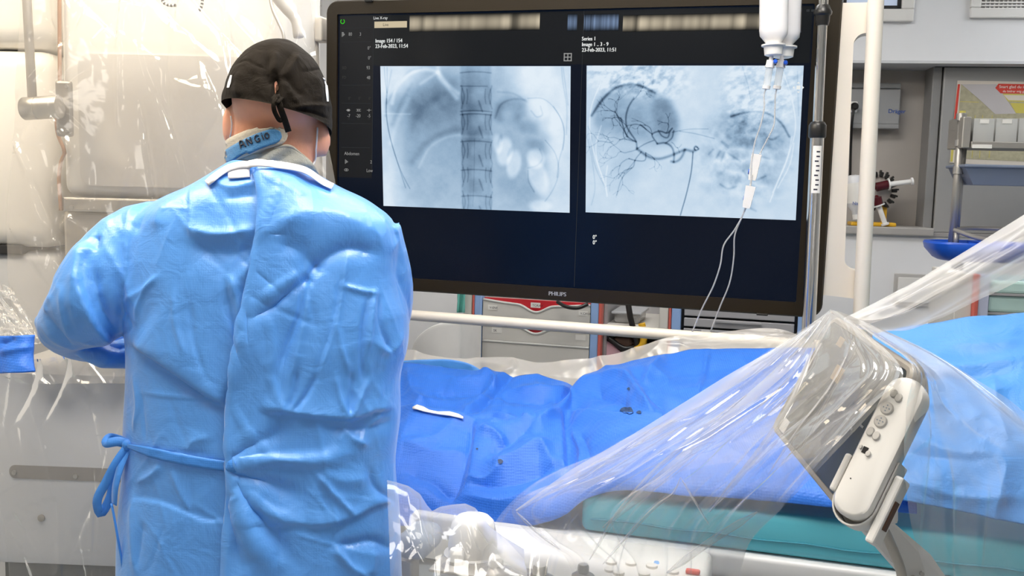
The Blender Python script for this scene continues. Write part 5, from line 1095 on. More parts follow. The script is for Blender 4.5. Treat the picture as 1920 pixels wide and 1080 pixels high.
A = drape((730, 905), [(720, 681), (760, 676), (800, 674), (850, 675), (885, 684), (905, 696)], [(720, 730), (800, 730), (905, 730)], 2.295, 2.285, 60, 14, 1.2)
tag(MB().grid(bend(A, [], .004, 12, 4, .003, 14)).build('pale_drape_edge', M_sheet, None, smooth=True, solid=.001), 'pale blue drape edge showing above the deep blue drape beside the gown', 'drape')
A = drape((1635, 2060), [(1620, 626), (1660, 617), (1740, 605), (1800, 598), (1860, 592), (1920, 585), (2060, 570)], [(1620, 925), (1700, 940), (1760, 952), (1920, 985), (2060, 1010)], 2.10, N0 - .008, 170, 110, 1.5)
A = bend(A, [('r', [(1680, 690), (1740, 688), (1800, 686), (1920, 672)], 10, 10 * mm), ('r', [(1690, 712), (1760, 705), (1900, 700)], 12, -8 * mm), ('r', [(1770, 640), (1830, 648), (1920, 640)], 8, 5 * mm), ('r', [(1860, 690), (1870, 760), (1890, 830)], 16, 8 * mm), ('r', [(1720, 760), (1780, 790), (1850, 780)], 20, 8 * mm), ('r', [(1660, 830), (1740, 850), (1850, 860)], 15, -7 * mm), ('r', [(1700, 900), (1800, 930), (1920, 930)], 14, 7 * mm)], .006, 7, 14, .005, 9)
tag(MB().grid(A).build('pale_blue_drape', M_sheet, None, smooth=True, solid=.0015), 'pale blue drape over the table on the right behind the clear covered tablet', 'drape')

# ================================================================== INFUSION
NI = TP(2.375)
iv = thing('infusion_pole', 'chrome infusion pole with black collars in front of the display', 'pole', (*NI.hit(1520, 600)[:2], 0))
xb = NI.hit(1533, 250); base = V(xb[0], xb[1], 0)
def vert(y, x=1533): 
    h = NI.hit(x, y); return V(xb[0], xb[1], h[2])
rp = 10.8 / F * ((xb - CAM) @ FW)
px_top, px_bot = NI.hit(1549, -120), NI.hit(1516, 620); ivd = (px_top - px_bot) / np.linalg.norm(px_top - px_bot)
def ivp(y): r = NI.hit(1548 - (y - 0) * .056 - 3, y); return px_bot + ivd * ((r - px_bot) @ ivd)
MB().tube([ivp(245), ivp(-260)], rp * .86, 20).build('upper_pole', M_chrome, iv, smooth='auto'); MB().tube([px_bot - ivd * ((px_bot[2] - .06) / ivd[2]), ivp(240)], rp * 1.18, 20).build('lower_pole', M_chrome, iv, smooth='auto')
u_ = rp / 10.8
MB().lathe(ivp(48), ivd, [(0, 11.5 * u_), (8 * u_, 13 * u_), (17 * u_, 13.5 * u_), (20 * u_, 16.5 * u_), (25 * u_, 17 * u_), (30 * u_, 14 * u_), (36 * u_, 12 * u_), (38 * u_, 9 * u_)], 24).build('upper_collar', M_black, iv, smooth='auto')
MB().lathe(ivp(259), ivd, [(0, 14.5 * u_), (3 * u_, 16 * u_), (24 * u_, 16 * u_), (30 * u_, 12 * u_), (31 * u_, 9 * u_)], 24).build('lower_collar', M_black, iv, smooth='auto')
th = np.linspace(-.55, .75, 10); c0, c1 = ivp(362), ivp(274)
A = np.array([[c + (rp * 1.2) * (math.sin(t) * EX - math.cos(t) * EN) for t in th] for c in (c0, (c0 + c1) / 2, c1)])
lb = MB().grid(A).build('label', M_label, iv, smooth=True)
lt = MB()
for k in range(9):
    c = c0 + (c1 - c0) * (.06 + .1 * k); t0_, t1_ = (.0, .5) if k % 3 else (-.2, .35)
    lt.grid(np.array([[c + ivd * (.0035 * w_) + rp * 1.215 * (math.sin(t) * EX - math.cos(t) * EN) for t in np.linspace(t0_, t1_, 4)] for w_ in (0, 1)]))
lt.build('print', M_ink, lb)['kind'] = 'stuff'
for k in range(5):
    t_ = 2 * PI * k / 5; MB().tube([base + V(0, 0, .08), base + V(.18 * math.cos(t_), .18 * math.sin(t_), .055)], .014, 8).build('foot', M_steel, iv)
    MB().lathe(base + V(.17 * math.cos(t_), .17 * math.sin(t_), .03), (1, 0, 0), [(-.012, .03), (.012, .03)], 12).build('castor', M_black, iv)
tp_ = ivp(-258); hk = MB(); hk.tube(spl([tp_, tp_ + V(-.03, 0, .05), tp_ + V(-.1, 0, .03), tp_ + V(-.112, -.0, -.02), tp_ + V(-.1, 0, -.03)], 20), .005, 8); hk.build('hook', M_chrome, iv, smooth=True)

def infusion(lab, x, y0, tilt, off, w_, label_side, label_txt):
    """hanging bottle, neck down; its axis leans with the photograph's bottle"""
    top = NI.hit(x + tilt, -95, off); neck = NI.hit(x, y0, off); ax = neck - top; Ln = np.linalg.norm(ax); ax /= Ln; u = np.linalg.norm(NI.hit(x + 1, y0, off) - neck)
    t = thing('infusion_bottle', lab, 'bottle', neck, 'hanging infusion bottles')
    sx = nrm(EX - (EX @ ax) * ax); sy = np.cross(ax, sx); rings = []
    for h, k in ((0, .5), (.006, .8), (.02, .97), (.04, 1.0), (Ln - 48 * u, 1.0), (Ln - 38 * u, .96), (Ln - 30 * u, .72), (Ln - 24 * u, .55), (Ln - 18 * u, .5), (Ln, .5)):
        rings.append([top + ax * h + w_ * u * k * (np.sign(math.cos(a)) * abs(math.cos(a)) ** .7 * sx + .62 * np.sign(math.sin(a)) * abs(math.sin(a)) ** .7 * sy) for a in np.linspace(0, 2 * PI, 36, endpoint=False)])
    MB().loft(rings).build('body', M_bottle, t, smooth='auto')
    MB().lathe(neck - ax * 21 * u, ax, [(0, 27 * u * w_ / 32), (3 * u, 27 * u * w_ / 32), (3.2 * u, 22 * u * w_ / 32), (20 * u, 20 * u * w_ / 32), (22 * u, 14 * u * w_ / 32)], 26).build('cap', M_offwhite, t, smooth='auto')
    MB().tube([top + ax * .012, top - ax * .02, top - ax * .045], [.01, .006, .004], 10).build('hanger', M_bottle, t)
    if label_side:
        A = np.array([[top + ax * (Ln - (134 - 96 * v) * u) + w_ * u * 1.03 * (np.sign(math.cos(a)) * abs(math.cos(a)) ** .7 * sx + .64 * np.sign(math.sin(a)) * abs(math.sin(a)) ** .7 * sy) for a in np.linspace(-1.35, .05, 14)] for v in (0, .3, .6, .9)])
        o_ = MB().grid(A).build('label', M_label, t, smooth=True)
    return t
infusion('frosted infusion bottle with a paper label hanging nearer the pole', 1468, 108, 7, .002, 31, True, '')
infusion('plain frosted infusion bottle hanging on the left of the labelled one', 1450, 104, 2, .052, 27, False, '')
def giving_set(lab, cx, top_y, ch0, ch1, path, clamp, off, blue):
    t = thing('giving_set', lab, 'drip line', NI.hit(*path[-1], off), 'drip lines below the infusion bottles')
    a, b = NI.hit(cx[0], ch0, off), NI.hit(cx[1], ch1, off); ax = nrm(b - a); L_ = np.linalg.norm(b - a); u = L_ / (ch1 - ch0)
    MB().lathe(a - ax * 22 * u, ax, [(0, 4 * u), (8 * u, 4 * u), (8.2 * u, 7.5 * u), (18 * u, 8 * u), (18.2 * u, 9 * u), (22 * u, 9 * u)], 18).build('spike', M_offwhite, t, smooth='auto')
    MB().lathe(a, ax, [(0, 7 * u), (L_, 6.6 * u)], 20).build('drip_chamber', M_chamber, t, smooth='auto')
    MB().lathe(b, ax, [(-2 * u, 7.6 * u), (4 * u, 7.2 * u), (5 * u, 3 * u)], 18).build('chamber_base', M_offwhite, t, smooth='auto')
    bc = NI.hit(*blue, off + .012); MB().lathe(bc - NI.n * .01, NI.n, [(0, 4 * u), (.012, 4 * u), (.014, 3 * u)], 14).build('vent_cap', M_blueplastic, t, smooth='auto')
    pts = [b + ax * 4 * u] + [NI.hit(x, y, off + o_) for x, y, o_ in [(q[0], q[1], q[2] if len(q) > 2 else 0) for q in path]]
    MB().tube(spl(pts, 90), 1.55 * u, 8).build('tube', M_tube, t, smooth=True)
    (x0, y0), (x1, y1) = clamp[0], clamp[1]; p0, p1 = NI.hit(x0, y0, off), NI.hit(x1, y1, off); cx_ = nrm(p1 - p0); sd = nrm(np.cross(cx_, NI.n)); lc = np.linalg.norm(p1 - p0)
    rings = []
    for h, w_ in ((0, 9.5), (.9, 7.5), (1, 6.5)):
        rings.append([p0 + cx_ * lc * h + sd * sx * w_ * u + NI.n * sy * 6 * u for sx, sy in ((-1, -1), (1, -1), (1, 1), (-1, 1))])
    MB().loft(rings).build('roller_clamp', M_offwhite, t)
    w0 = NI.hit(*clamp[2], off); MB().lathe(w0 - sd * 5 * u, sd, [(0, 5 * u), (7 * u, 5 * u)], 16).build('clamp_wheel', M_blueplastic, t, smooth='auto')
    return t
giving_set('drip line from the plain bottle with the lower roller clamp', (1443, 1437), 108, 127, 163, [(1434, 172), (1433, 200), (1426, 235), (1416, 265), (1410, 300), (1407, 345), (1402, 372, .004), (1394, 400), (1378, 430), (1357, 460), (1351, 495), (1338, 535), (1318, 575), (1298, 622)], [(1408, 349), (1399, 390), (1396, 371)], .055, (1454, 115))
giving_set('drip line from the labelled bottle with the upper roller clamp', (1463, 1457), 108, 127, 163, [(1455, 172), (1453, 205), (1450, 238), (1442, 255), (1428, 282), (1416, 310), (1408, 345, .012), (1404, 375, .02), (1392, 405), (1378, 440), (1376, 480), (1368, 530), (1350, 575), (1332, 622)], [(1419, 289), (1410, 338), (1405, 322)], .02, (1473, 117))

# ================================================================== TABLET, CONTROLLER, ARM
q0, q1, q3 = P(1562, 590, 1.45), P(1716, 690, 1.16), P(1441, 798, 1.4935)
TBP = Pl(q0, q1 - q0, q0 - q3); tW = np.linalg.norm(q1 - q0); tH = np.linalg.norm((q3 - q0) - ((q3 - q0) @ TBP.ax) * TBP.ax)
tbt = thing('control_tablet', 'tilted grey touch control tablet under clear plastic on the table side', 'tablet', TBP.pt(tW / 2, -tH))
def rr_(i, r, off): return rrect(TBP, i, -tH + i, tW - i, -i, r, off)
MB().loft([rr_(.006, .014, -.028), rr_(0, .016, -.022), rr_(0, .016, -.003), rr_(.003, .014, 0), rr_(.008, .012, 0), rr_(.009, .011, -.0015)]).build('casing', M_tabbody, tbt, smooth='auto')
gl_ = MB().prism(rr_(.009, .011, -.0012), TBP.n * .001).build('glass', M_tabscreen, tbt)
for (a, b, w_, h_) in ((.10, -.055, .03, .022), (.062, -.02, .02, .014)): MB().sbox(TBP, a, b - h_, a + w_, b, 0, .0006).build('orange_tile', M_taborange, gl_)
for (u0, v0, u1, v1) in ((.012, -.045, .018, -.16), (.03, -.168, .055, -.188)): MB().sbox(TBP, u0, v1, u1, v0, .0, .0007).build('label', M_label, tbt)
for k in range(10): MB().sbox(TBP, .05 + .022 * k, -.10 - .006 * (k % 3), .06 + .022 * k, -.097 - .006 * (k % 3), 0, .0006).build('screen_mark', M_tabline, gl_)
for a in (.125, .132): MB().sbox(TBP, a, -tH + .012, a + .0016, -.012, 0, .0006).build('screen_line', M_tabline, gl_)
# hand controller in its holder
cT, cB = P(1695, 722, 1.13), P(1584, 950, 1.115); ca = nrm(cB - cT)
fn = nrm(-FW * .74 - RT * .66 + UP * .10); fn = nrm(fn - (fn @ ca) * ca); cw = nrm(np.cross(ca, fn)); cw = cw if cw @ RT > 0 else -cw
hl = np.linalg.norm(cB - cT) / 2 + .01; cm = (cT + cB) / 2 - fn * .012 + cw * .006
CPl = Pl(cm + fn * .018, cw, -ca); 
hc = thing('hand_controller', 'white hand controller with round buttons in a holder beside the tablet', 'controller', cB - fn * .02)
def rc_(w_, l_, r, off): return rrect(CPl, -w_, -l_, w_, l_, r, off)
MB().loft([rc_(.012, hl - .012, .011, -.046), rc_(.020, hl - .003, .018, -.040), rc_(.0235, hl, .0215, -.026), rc_(.0235, hl, .0215, -.006), rc_(.021, hl - .003, .019, -.0012), rc_(.0178, hl - .006, .016, 0)]).build('body', M_offwhite, hc, smooth='auto')
for (x, y, rx, ry) in ((1676, 738, 6, 7.5), (1685, 746, 6, 7.5), (1663, 766, 11, 11), (1651, 790, 11, 11), (1632, 809, 6.5, 8), (1643, 817, 6.5, 8), (1614, 838, 3, 4), (1628, 851, 4.5, 5.5)):
    a, b = CPl.st(x, y); k = 1.12 / F; o0_ = CPl.pt(a, b, -.0005)
    A = [[CPl.pt(a + s * rx * k * math.cos(t), b + s * ry * k * 1.05 * math.sin(t), o) for t in np.linspace(0, 2 * PI, 20, endpoint=False)] for s, o in ((1.1, -.0005), (1.08, .0012), (.9, .0024), (.3, .0026))]
    bt = MB().loft(A).build('button', M_button, hc, smooth='auto')
    if rx > 10:
        for dx, dy in ((0, 0), (.5, 0), (-.5, 0), (0, .5), (0, -.5)): MB().lathe(CPl.pt(a + dx * rx * k, b + dy * ry * k, .002), CPl.n, [(0, .0008), (.0012, .0008)], 8).build('dot', M_padgrey, bt)
a, b = CPl.st(1622, 844); MB().sbox(CPl, a - .003, b - .004, a + .003, b + .004, 0, .0006).build('indicator', M_black, hc)
MB().lathe(CPl.pt(*CPl.st(1595, 897), -.0005), CPl.n, [(0, .0009), (.001, .0009)], 8).build('indicator', M_black, hc)
hd = thing('controller_holder', 'white cradle holding the hand controller at its lower end', 'holder', cB - fn * .045)
def cradle_ring(k, off, top=0.0):
    out = [(.0262 * k, -.006 - top), (.022 * k, -.012 - top), (.012 * k, -.026 - top), (-.006 * k, -.032 - top), (-.020 * k, -.044 - top), (-.0262 * k, -.05 - top)]
    arc_ = [(-.0262 * k * math.cos(t), -hl + .022 - .030 * k * math.sin(t)) for t in np.linspace(0, PI, 16)]
    return [CPl.pt(x, y, off) for x, y in out + arc_]
MB().loft([cradle_ring(.80, -.056), cradle_ring(.95, -.052), cradle_ring(1.0, -.044), cradle_ring(1.02, -.014), cradle_ring(1.0, -.011), cradle_ring(.93, -.011, .001), cradle_ring(.91, -.040, .002)]).build('cradle', M_offwhite, hd, smooth='auto')
MB().box(CPl.pt(.0325, -.062, -.028), .0055, .042, .016, CPl.ax, CPl.ay, CPl.n, .003).build('clip_plate', M_offwhite, hd); MB().box(CPl.pt(.039, -.066, -.024), .0012, .018, .006, CPl.ax, CPl.ay, CPl.n).build('slot', M_brown, hd)
MB().box(CPl.pt(-.0275, -.045, -.008), .004, .024, .006, CPl.ax, CPl.ay, CPl.n, .003).build('side_lug', M_offwhite, hd)
am = thing('support_arm', 'white flat arm rising from the table rail to the tablet', 'arm', P(1720, 1075, 1.26))
MB().prism([P(1603, 975, 1.235), P(1650, 958, 1.235), P(1745, 1040, 1.255), P(1800, 1120, 1.275), P(1735, 1130, 1.275), P(1690, 1075, 1.255)], FW * .03).build('arm_plate', M_offwhite, am)
MB().box(P(1640, 945, 1.22), .02, .02, .03, RT, UP, FW, .006).build('arm_head', M_offwhite, am)
for x, y in ((1727, 1075), (1712, 1082)): MB().lathe(P(x, y, 1.255), -FW, [(0, .003), (.004, .003)], 10).build('screw', M_steel, am)
cb_ = tag(MB().tube(spl([P(1634, 960, 1.17), P(1655, 990, 1.18), P(1672, 1025, 1.19), P(1686, 1060, 1.20), P(1697, 1110, 1.21), P(1705, 1170, 1.22)], 40), .0062, 12).build('controller_cable', M_cable, None, smooth=True), 'thick beige cable running down from the hand controller', 'cable')

# ================================================================== CONSOLE AT THE TABLE SIDE
ZC = 0.862
cn0, cn1 = 1.47, N0 - .03
def cpt(x, y): return ZP(x, y, ZC)
ac0_ = cpt(835, 1030) @ EX; ac1_ = cpt(1330, 1065) @ EX
cs = thing('control_console', 'white control console with knobs and buttons under clear plastic', 'console', tpt((ac0_ + ac1_) / 2, (cn0 + cn1) / 2, ZC - .07))
MB().box(tpt((ac0_ + ac1_) / 2, (cn0 + cn1) / 2, ZC - .035), (ac1_ - ac0_) / 2, (cn1 - cn0) / 2, .035, EX, EN, V(0, 0, 1), .014, 3).build('housing', M_offwhite, cs, smooth='auto')
k_ = 1.66 / F
c = cpt(886, 1042); MB().lathe(c, (0, 0, 1), [(0, .040), (.02, .043), (.045, .040), (.062, .036), (.070, .028), (.073, .012)], 30).build('dome_knob', M_offwhite, cs, smooth='auto')
MB().lathe(c, (0, 0, 1), [(-.002, .05), (.006, .05), (.007, .044)], 30).build('knob_collar', M_creamgrey, cs, smooth='auto')
pl_ = cpt(905, 1072); MB().box(pl_ + V(0, 0, .002), .085, .03, .003, EX, EN, V(0, 0, 1), .002).build('steel_plate', M_dullsteel, cs)
for (x, y, r, h) in ((855, 1066, .0125, .034), (929, 1074, .0125, .028), (1012, 1088, .012, .026), (1093, 1084, .0095, .024)):
    c = cpt(x, y); K = MB().lathe(c, (0, 0, 1), [(0, r * 1.05), (h - .004, r), (h, r * .8)], 20).build('selector_knob', M_offwhite, cs, smooth='auto')
    MB().lathe(c, (0, 0, 1), [(0, r * 2), (.005, r * 2), (.010, r * 1.2), (h * .45, r * 1.08)], 20).build('knob_base', M_dullsteel, K, smooth='auto')
for (x, y) in ((1146, 1056), (1183, 1058), (1222, 1063), (1144, 1070), (1160, 1076), (1208, 1078), (1262, 1074)):
    c = cpt(x, y); MB().lathe(c, (0, 0, 1), [(0, .010), (.004, .0095), (.005, .007)], 18).build('push_button', M_cream, cs, smooth='auto')
c = cpt(1231, 1056); MB().lathe(c, (0, 0, 1), [(0, .005), (.003, .004)], 12).build('indicator_lamp', emat('blue_led', (.35, .6, 1), 1.2), cs)
c = cpt(1299, 1076); MB().box(c + V(0, 0, .004), .012, .006, .004, EX, EN, V(0, 0, 1), .003).build('red_button', mat('red_button', (.7, .12, .08), .4), cs)
ap = thing('arm_pad', 'blue grey padded joystick rest beside the gown under clear plastic', 'pad', P(770, 1075, 1.66))
APq = Pl(P(772, 1032, 1.80), EX)
MB().pbox(APq, 738, 1006, 796, 1054, -.05, .05, .018, 4).build('pad', M_padgrey, ap, smooth='auto'); MB().pbox(APq, 748, 1052, 772, 1120, -.02, .02, .004).build('stem', M_dullsteel, ap)

# ================================================================== MACHINE ON THE LEFT
DQ = Pl(P(330, 250, 2.38), (1, 0, 0))
xd = thing('xray_detector', 'cream X-ray detector housing with a grey window behind clear plastic', 'machine', DQ.hit(330, 560))
MB().pbox(DQ, 110, -220, 535, 372, -.45, 0, .03, 4).build('housing', M_cream, xd, smooth='auto')
a0, a1, b0, b1 = DQ.rect(150, 105, 520, 352); MB().prism(rrect(DQ, a0, b0, a1, b1, .03, .0005), DQ.n * .006).build('window_panel', mat('window_grey', (0.71, 0.68, 0.64), .45, var=.05, vscale=3), xd)
MB().pbox(DQ, 117, 374, 535, 401, -.4, .006, .004).build('base_strip', M_steel, xd); sp_ = MB().pbox(DQ, 122, 377, 520, 398, .006, .010, .004).build('strip_plate', M_dullsteel, xd)
for x in (134, 330, 500): MB().lathe(DQ.hit(x, 389, .010), DQ.n, [(0, .006), (.003, .005)], 10).build('screw', M_steel, sp_)
MB().pbox(DQ, 120, 401, 500, 585, -.4, -.012, .008).build('lower_block', mat('warm_grey_metal', (0.47, 0.43, 0.37), .35, .3), xd)
cpz = spl([(111, -60, 0), (112, 150, 0), (112, 262, 0), (118, 275, 0), (121, 287, 0), (116, 298, 0), (113, 310, 0), (114, 395, 0)], 60)
MB().grid(np.array([[DQ.hit(x - 3, y, .006), DQ.hit(x + 3.2, y, .006)] for x, y, _ in cpz])).build('copper_edge', M_copper, xd, smooth=True, solid=.004)
MB().tube(spl([DQ.hit(505, -60, .01), DQ.hit(512, 20, .02), DQ.hit(522, 42, .02), DQ.hit(530, 60, .02), DQ.hit(531, 110, .02)], 24), .004, 8).build('edge_wire', M_steel, xd, smooth=True)
MB().tube(spl([P(505, -80, 2.2), P(515, -10, 2.2), P(535, 15, 2.2), P(553, 35, 2.2), P(560, 70, 2.2)], 24), .012, 12).build('guard_tube', M_cream, xd, smooth=True)
MB().tube([DQ.pt(*DQ.st(330, -200), -.2), DQ.pt(DQ.st(330, -200)[0], CEIL - DQ.o[2], -.2)], .09, 20).build('ceiling_column', M_cream, xd)
cm_ = thing('machine_column', 'white rounded machine column at the far left edge behind plastic', 'machine', (*P(30, 600, 2.5)[:2], 0))
LQ = Pl(P(40, 300, 2.5), (1, 0, 0))
MB().pbox(LQ, -260, -330, 102, 86, -.5, 0, .05, 4).build('upper_cover', M_cream, cm_, smooth='auto'); MB().pbox(LQ, -260, 89, 104, 462, -.5, .004, .05, 4).build('middle_cover', M_cream, cm_, smooth='auto')
MB().pbox(LQ, -260, 470, 118, 640, -.5, -.02, .03, 4).build('lower_cover', M_greyenamel, cm_, smooth='auto'); MB().pbox(LQ, -250, 456, 40, 474, -.3, -.01, .004).build('joint_gap', M_dark, cm_)
zz_ = LQ.hit(40, 636)[2]; l0, l1 = LQ.st(-260, 400)[0], LQ.st(100, 400)[0]; MB().sbox(LQ, l0, -LQ.o[2], l1, zz_ - LQ.o[2], -.5, -.06, .02).build('foot_housing', M_greyenamel, cm_)
ja = thing('jointed_arm', 'grey metal arm with steel hinge drum and screw plate on the left', 'arm', P(85, 250, 2.26))
JQ = Pl(P(85, 205, 2.27), (1, 0, 0))
MB().tube([JQ.hit(42, -150, 0), JQ.hit(61, 192, 0)], .0105, 14).build('rod', M_dullsteel, ja, smooth='auto')
a, b = JQ.hit(43, 204, 0), JQ.hit(112, 200, 0); MB().lathe(a, b - a, [(0, .024), (.004, .027), (.034, .027), (.035, .0255), (.037, .0255), (.038, .027), (np.linalg.norm(b - a), .027)], 28).build('hinge_drum', M_steel, ja, smooth='auto')
MB().pbox(JQ, 103, 151, 134, 256, -.05, -.035, .006).build('screw_plate', M_dullsteel, ja)
for x, y in ((125, 162), (126, 246), (109, 246)): MB().lathe(JQ.hit(x, y, -.035), JQ.n, [(0, .005), (.003, .004)], 10).build('screw', M_steel, ja)
tk = thing('tube_housing', 'pale grey machine housing with a dark slot low on the left under plastic', 'machine', (*P(150, 1000, 2.12)[:2], 0))
HQ = Pl(P(150, 850, 2.1), (1, -.04, 0))
a0, a1, b0, b1 = HQ.rect(-60, 700, 420, 1066); o_ = []
MB().loft([rrect(HQ, a0, b0, a1, b1, .06, -.42), rrect(HQ, a0, b0, a1, b1, .06, -.015), rrect(HQ, a0 + .006, b0 + .006, a1 - .006, b1 - .006, .055, -.003), rrect(HQ, a0 + .02, b0 + .02, a1 - .02, b1 - .02, .045, 0)]).build('housing', M_greyenamel, tk, smooth='auto')
s0, s1, t0, t1 = HQ.rect(18, 877, 330, 902); sl_o = MB().prism(rrect(HQ, s0, t0, s1, t1, (t1 - t0) * .45, .0002), HQ.n * .001).build('slot', mat('slot_grey', (.30, .28, .26), .5), tk)
for x, y in ((27, 886), (142, 893)): MB().lathe(HQ.hit(x, y, .001), HQ.n, [(0, .006), (.003, .005)], 12).build('screw', M_steel, sl_o)
MB().lathe(HQ.hit(78, 971, 0), HQ.n, [(0, .008), (.003, .008), (.004, .004)], 16).build('bolt', M_dullsteel, tk)
zf = HQ.hit(150, 1066)[2]; MB().sbox(HQ, a0 + .05, -HQ.o[2], a1 - .05, zf - HQ.o[2] + .02, -.4, -.03, .02).build('foot_housing', mat('foot_grey', (.2, .2, .2), .5), tk)
A = drape((-60, 64), [(-60, 640), (0, 632), (40, 628), (64, 634)], [(-60, 706), (0, 702), (40, 700), (64, 692)], 1.72, 1.66, 40, 24, 1.2)
A = np.array([[P(-60 + 125 * u, 632 + 70 * v - 4 * u, 1.965 + .02 * math.sin(6 * u) - .03 * v) for u in np.linspace(0, 1, 40)] for v in np.linspace(0, 1, 26)])
tag(MB().grid(bend(A, [('r', [(0, 662), (30, 655), (62, 650)], 6, 7 * mm), ('r', [(0, 645), (20, 638), (25, 630)], 5, -7 * mm)], .004, 12, 8, .004, 14)).build('blue_cloth', M_drape, None, smooth=True, solid=.002), 'blue cloth scrap draped on the machine at the far left edge', 'cloth')
ht = thing('cord', 'short black and white striped cord loop near the top left', 'cord', P(345, 10, 2.3))
for pts in ([(306, -10), (306, 4), (316, 10), (330, 10)], [(379, -10), (379, 6), (375, 18), (369, 25)]):
    c = np.array([P(x, y, 2.3) for x, y in spl(pts, 25)]); 
    for k in range(0, 24, 2): MB().tube(c[k:k + 3], .0035, 6).build('stripe', M_dark if k % 4 else M_white, ht)

# ================================================================== CLEAR POLYTHENE COVERS
F_tent = film('tent_film', .08, .42, .06, .05, 7, gloss=.9)
F_left = film('cover_film', .20, .5, .11, .10, 8, white=(.93, .86, .76), gloss=1.6)
F_far = film('milky_film', .45, .5, .2, .15, 10, white=(.92, .88, .83))
def between(Lp, Rp, nu, nv, pw=1.0):
    a, b = spl([list(map(float, q)) for q in Lp], nv), spl([list(map(float, q)) for q in Rp], nv); u = (np.linspace(0, 1, nu) ** pw)[None, :, None]
    q = a[:, None, :] * (1 - u) + b[:, None, :] * u
    return q
def film_sheet(q, fold, name, m, label, cat, par=None, group=None):
    """q = (px, py, depth) grid; fold = displacement in metres along the surface normal"""
    A = Parr(q[..., 0], q[..., 1], q[..., 2]); du = np.gradient(A, axis=1); dv = np.gradient(A, axis=0); nn = np.cross(du, dv); nn /= np.linalg.norm(nn, axis=2)[..., None] + 1e-12
    nn *= np.where((nn * (A - CAM)).sum(2) > 0, -1, 1)[..., None]
    A = A + nn * fold[..., None]; o = MB().grid(A).build(name, m, par, smooth=True)
    if label: tag(o, label, cat, group)
    return o
def crumple(U, Vv, s, k=1.0):
    """sharp creases between flat facets"""
    w1 = noise(U * 1.3, Vv * 1.3, 0, s + 9) * .5
    return k * (.6 * (ridge(U + w1, Vv, 0, s) - .5) + .3 * (ridge(U * 2.1 + 3, Vv * 2.1 + w1, 0, s + 1) - .5) + .14 * (ridge(U * 4.7, Vv * 4.7 + w1, 0, s + 2) - .5) + .06 * (ridge(U * 9.5, Vv * 9.5, 0, s + 3) - .5))
def rlines(U, Vv, n, s, amp, wid, ang=None, spread=PI, ln=(.15, .5), asp=1.0):
    """sparse sharp crease lines in the sheet's own coordinates"""
    r = np.random.default_rng(s); o = np.zeros(U.shape)
    for k in range(n):
        a = (ang if ang is not None else 0) + r.uniform(-spread / 2, spread / 2); l = r.uniform(*ln); cx, cy_ = r.uniform(-.05, 1.05), r.uniform(-.05, 1.05)
        dx, dy = l / 2 * math.cos(a) / asp, l / 2 * math.sin(a); b = r.normal(0, .05) * l
        p = [(cx - dx, cy_ - dy), (cx + b, cy_ + b * .6), (cx + dx, cy_ + dy)]; kind = r.random(); A_ = amp * r.uniform(.35, 1.0)
        w_ = wid * r.uniform(.6, 1.6)
        if kind < .5: o += creases(U, Vv, [('r', p, w_, A_ * r.choice((-1, 1)))])
        else: o += creases(U, Vv, [('s', p, w_ * .6, A_ * r.choice((-1, 1)), w_ * 9)])
    return o
nu, nv = 200, 240
U, W_ = np.meshgrid(np.linspace(0, 1, nu), np.linspace(0, 1, nv))
q = between([(45, -70, 2.13), (28, 250, 2.13), (14, 430, 2.12), (22, 560, 2.10), (50, 660, 2.07), (66, 720, 2.05)], [(575, -70, 2.16), (590, 80, 2.15), (606, 220, 2.14), (630, 350, 2.13), (640, 500, 2.12), (640, 720, 2.10)], nu, nv)
f_ = .012 * fbm(U * 3.0, W_ * 2.0, 0, 2, 3) + crumple(U * 3, W_ * 4, 40, .0025) + rlines(U, W_, 50, 11, .008, .010, ang=PI / 2, spread=2.0) + rlines(U, W_, 70, 12, .005, .006, ln=(.05, .2))
film_sheet(q, f_, 'machine_cover', F_left, 'large crumpled clear plastic cover hanging over the cream detector housing', 'plastic cover')
nu, nv = 120, 160; U, W_ = np.meshgrid(np.linspace(0, 1, nu), np.linspace(0, 1, nv))
q = between([(-60, 690, 1.98), (-30, 800, 1.98), (0, 930, 1.96), (20, 1110, 1.94)], [(270, 650, 1.92), (300, 760, 1.95), (300, 930, 1.96), (300, 1110, 1.96)], nu, nv)
film_sheet(q, crumple(U * 3, W_ * 3, 70, .002) + .008 * fbm(U * 2, W_ * 2, 0, 2, 5) + rlines(U, W_, 24, 21, .0055, .014, ang=1.9, spread=1.6) + rlines(U, W_, 24, 22, .003, .009, ln=(.05, .2)), 'housing_cover', film('cover_film_lower', .09, .4, .07, .08, 8, gloss=1.2), 'wrinkled clear plastic cover over the pale housing low on the left', 'plastic cover')
nu, nv = 60, 60; U, W_ = np.meshgrid(np.linspace(0, 1, nu), np.linspace(0, 1, nv))
q = between([(-70, 530, 2.1), (-60, 600, 2.05), (-60, 640, 2.0)], [(20, 535, 2.1), (45, 585, 2.06), (75, 640, 2.0)], nu, nv)
film_sheet(q, crumple(U * 4, W_ * 4, 90, .012), 'crumpled_wrap', film('wrap_film', .22, .5, .06, .2, 10), 'tightly crumpled clear wrap above the blue cloth at the far left', 'plastic wrap')
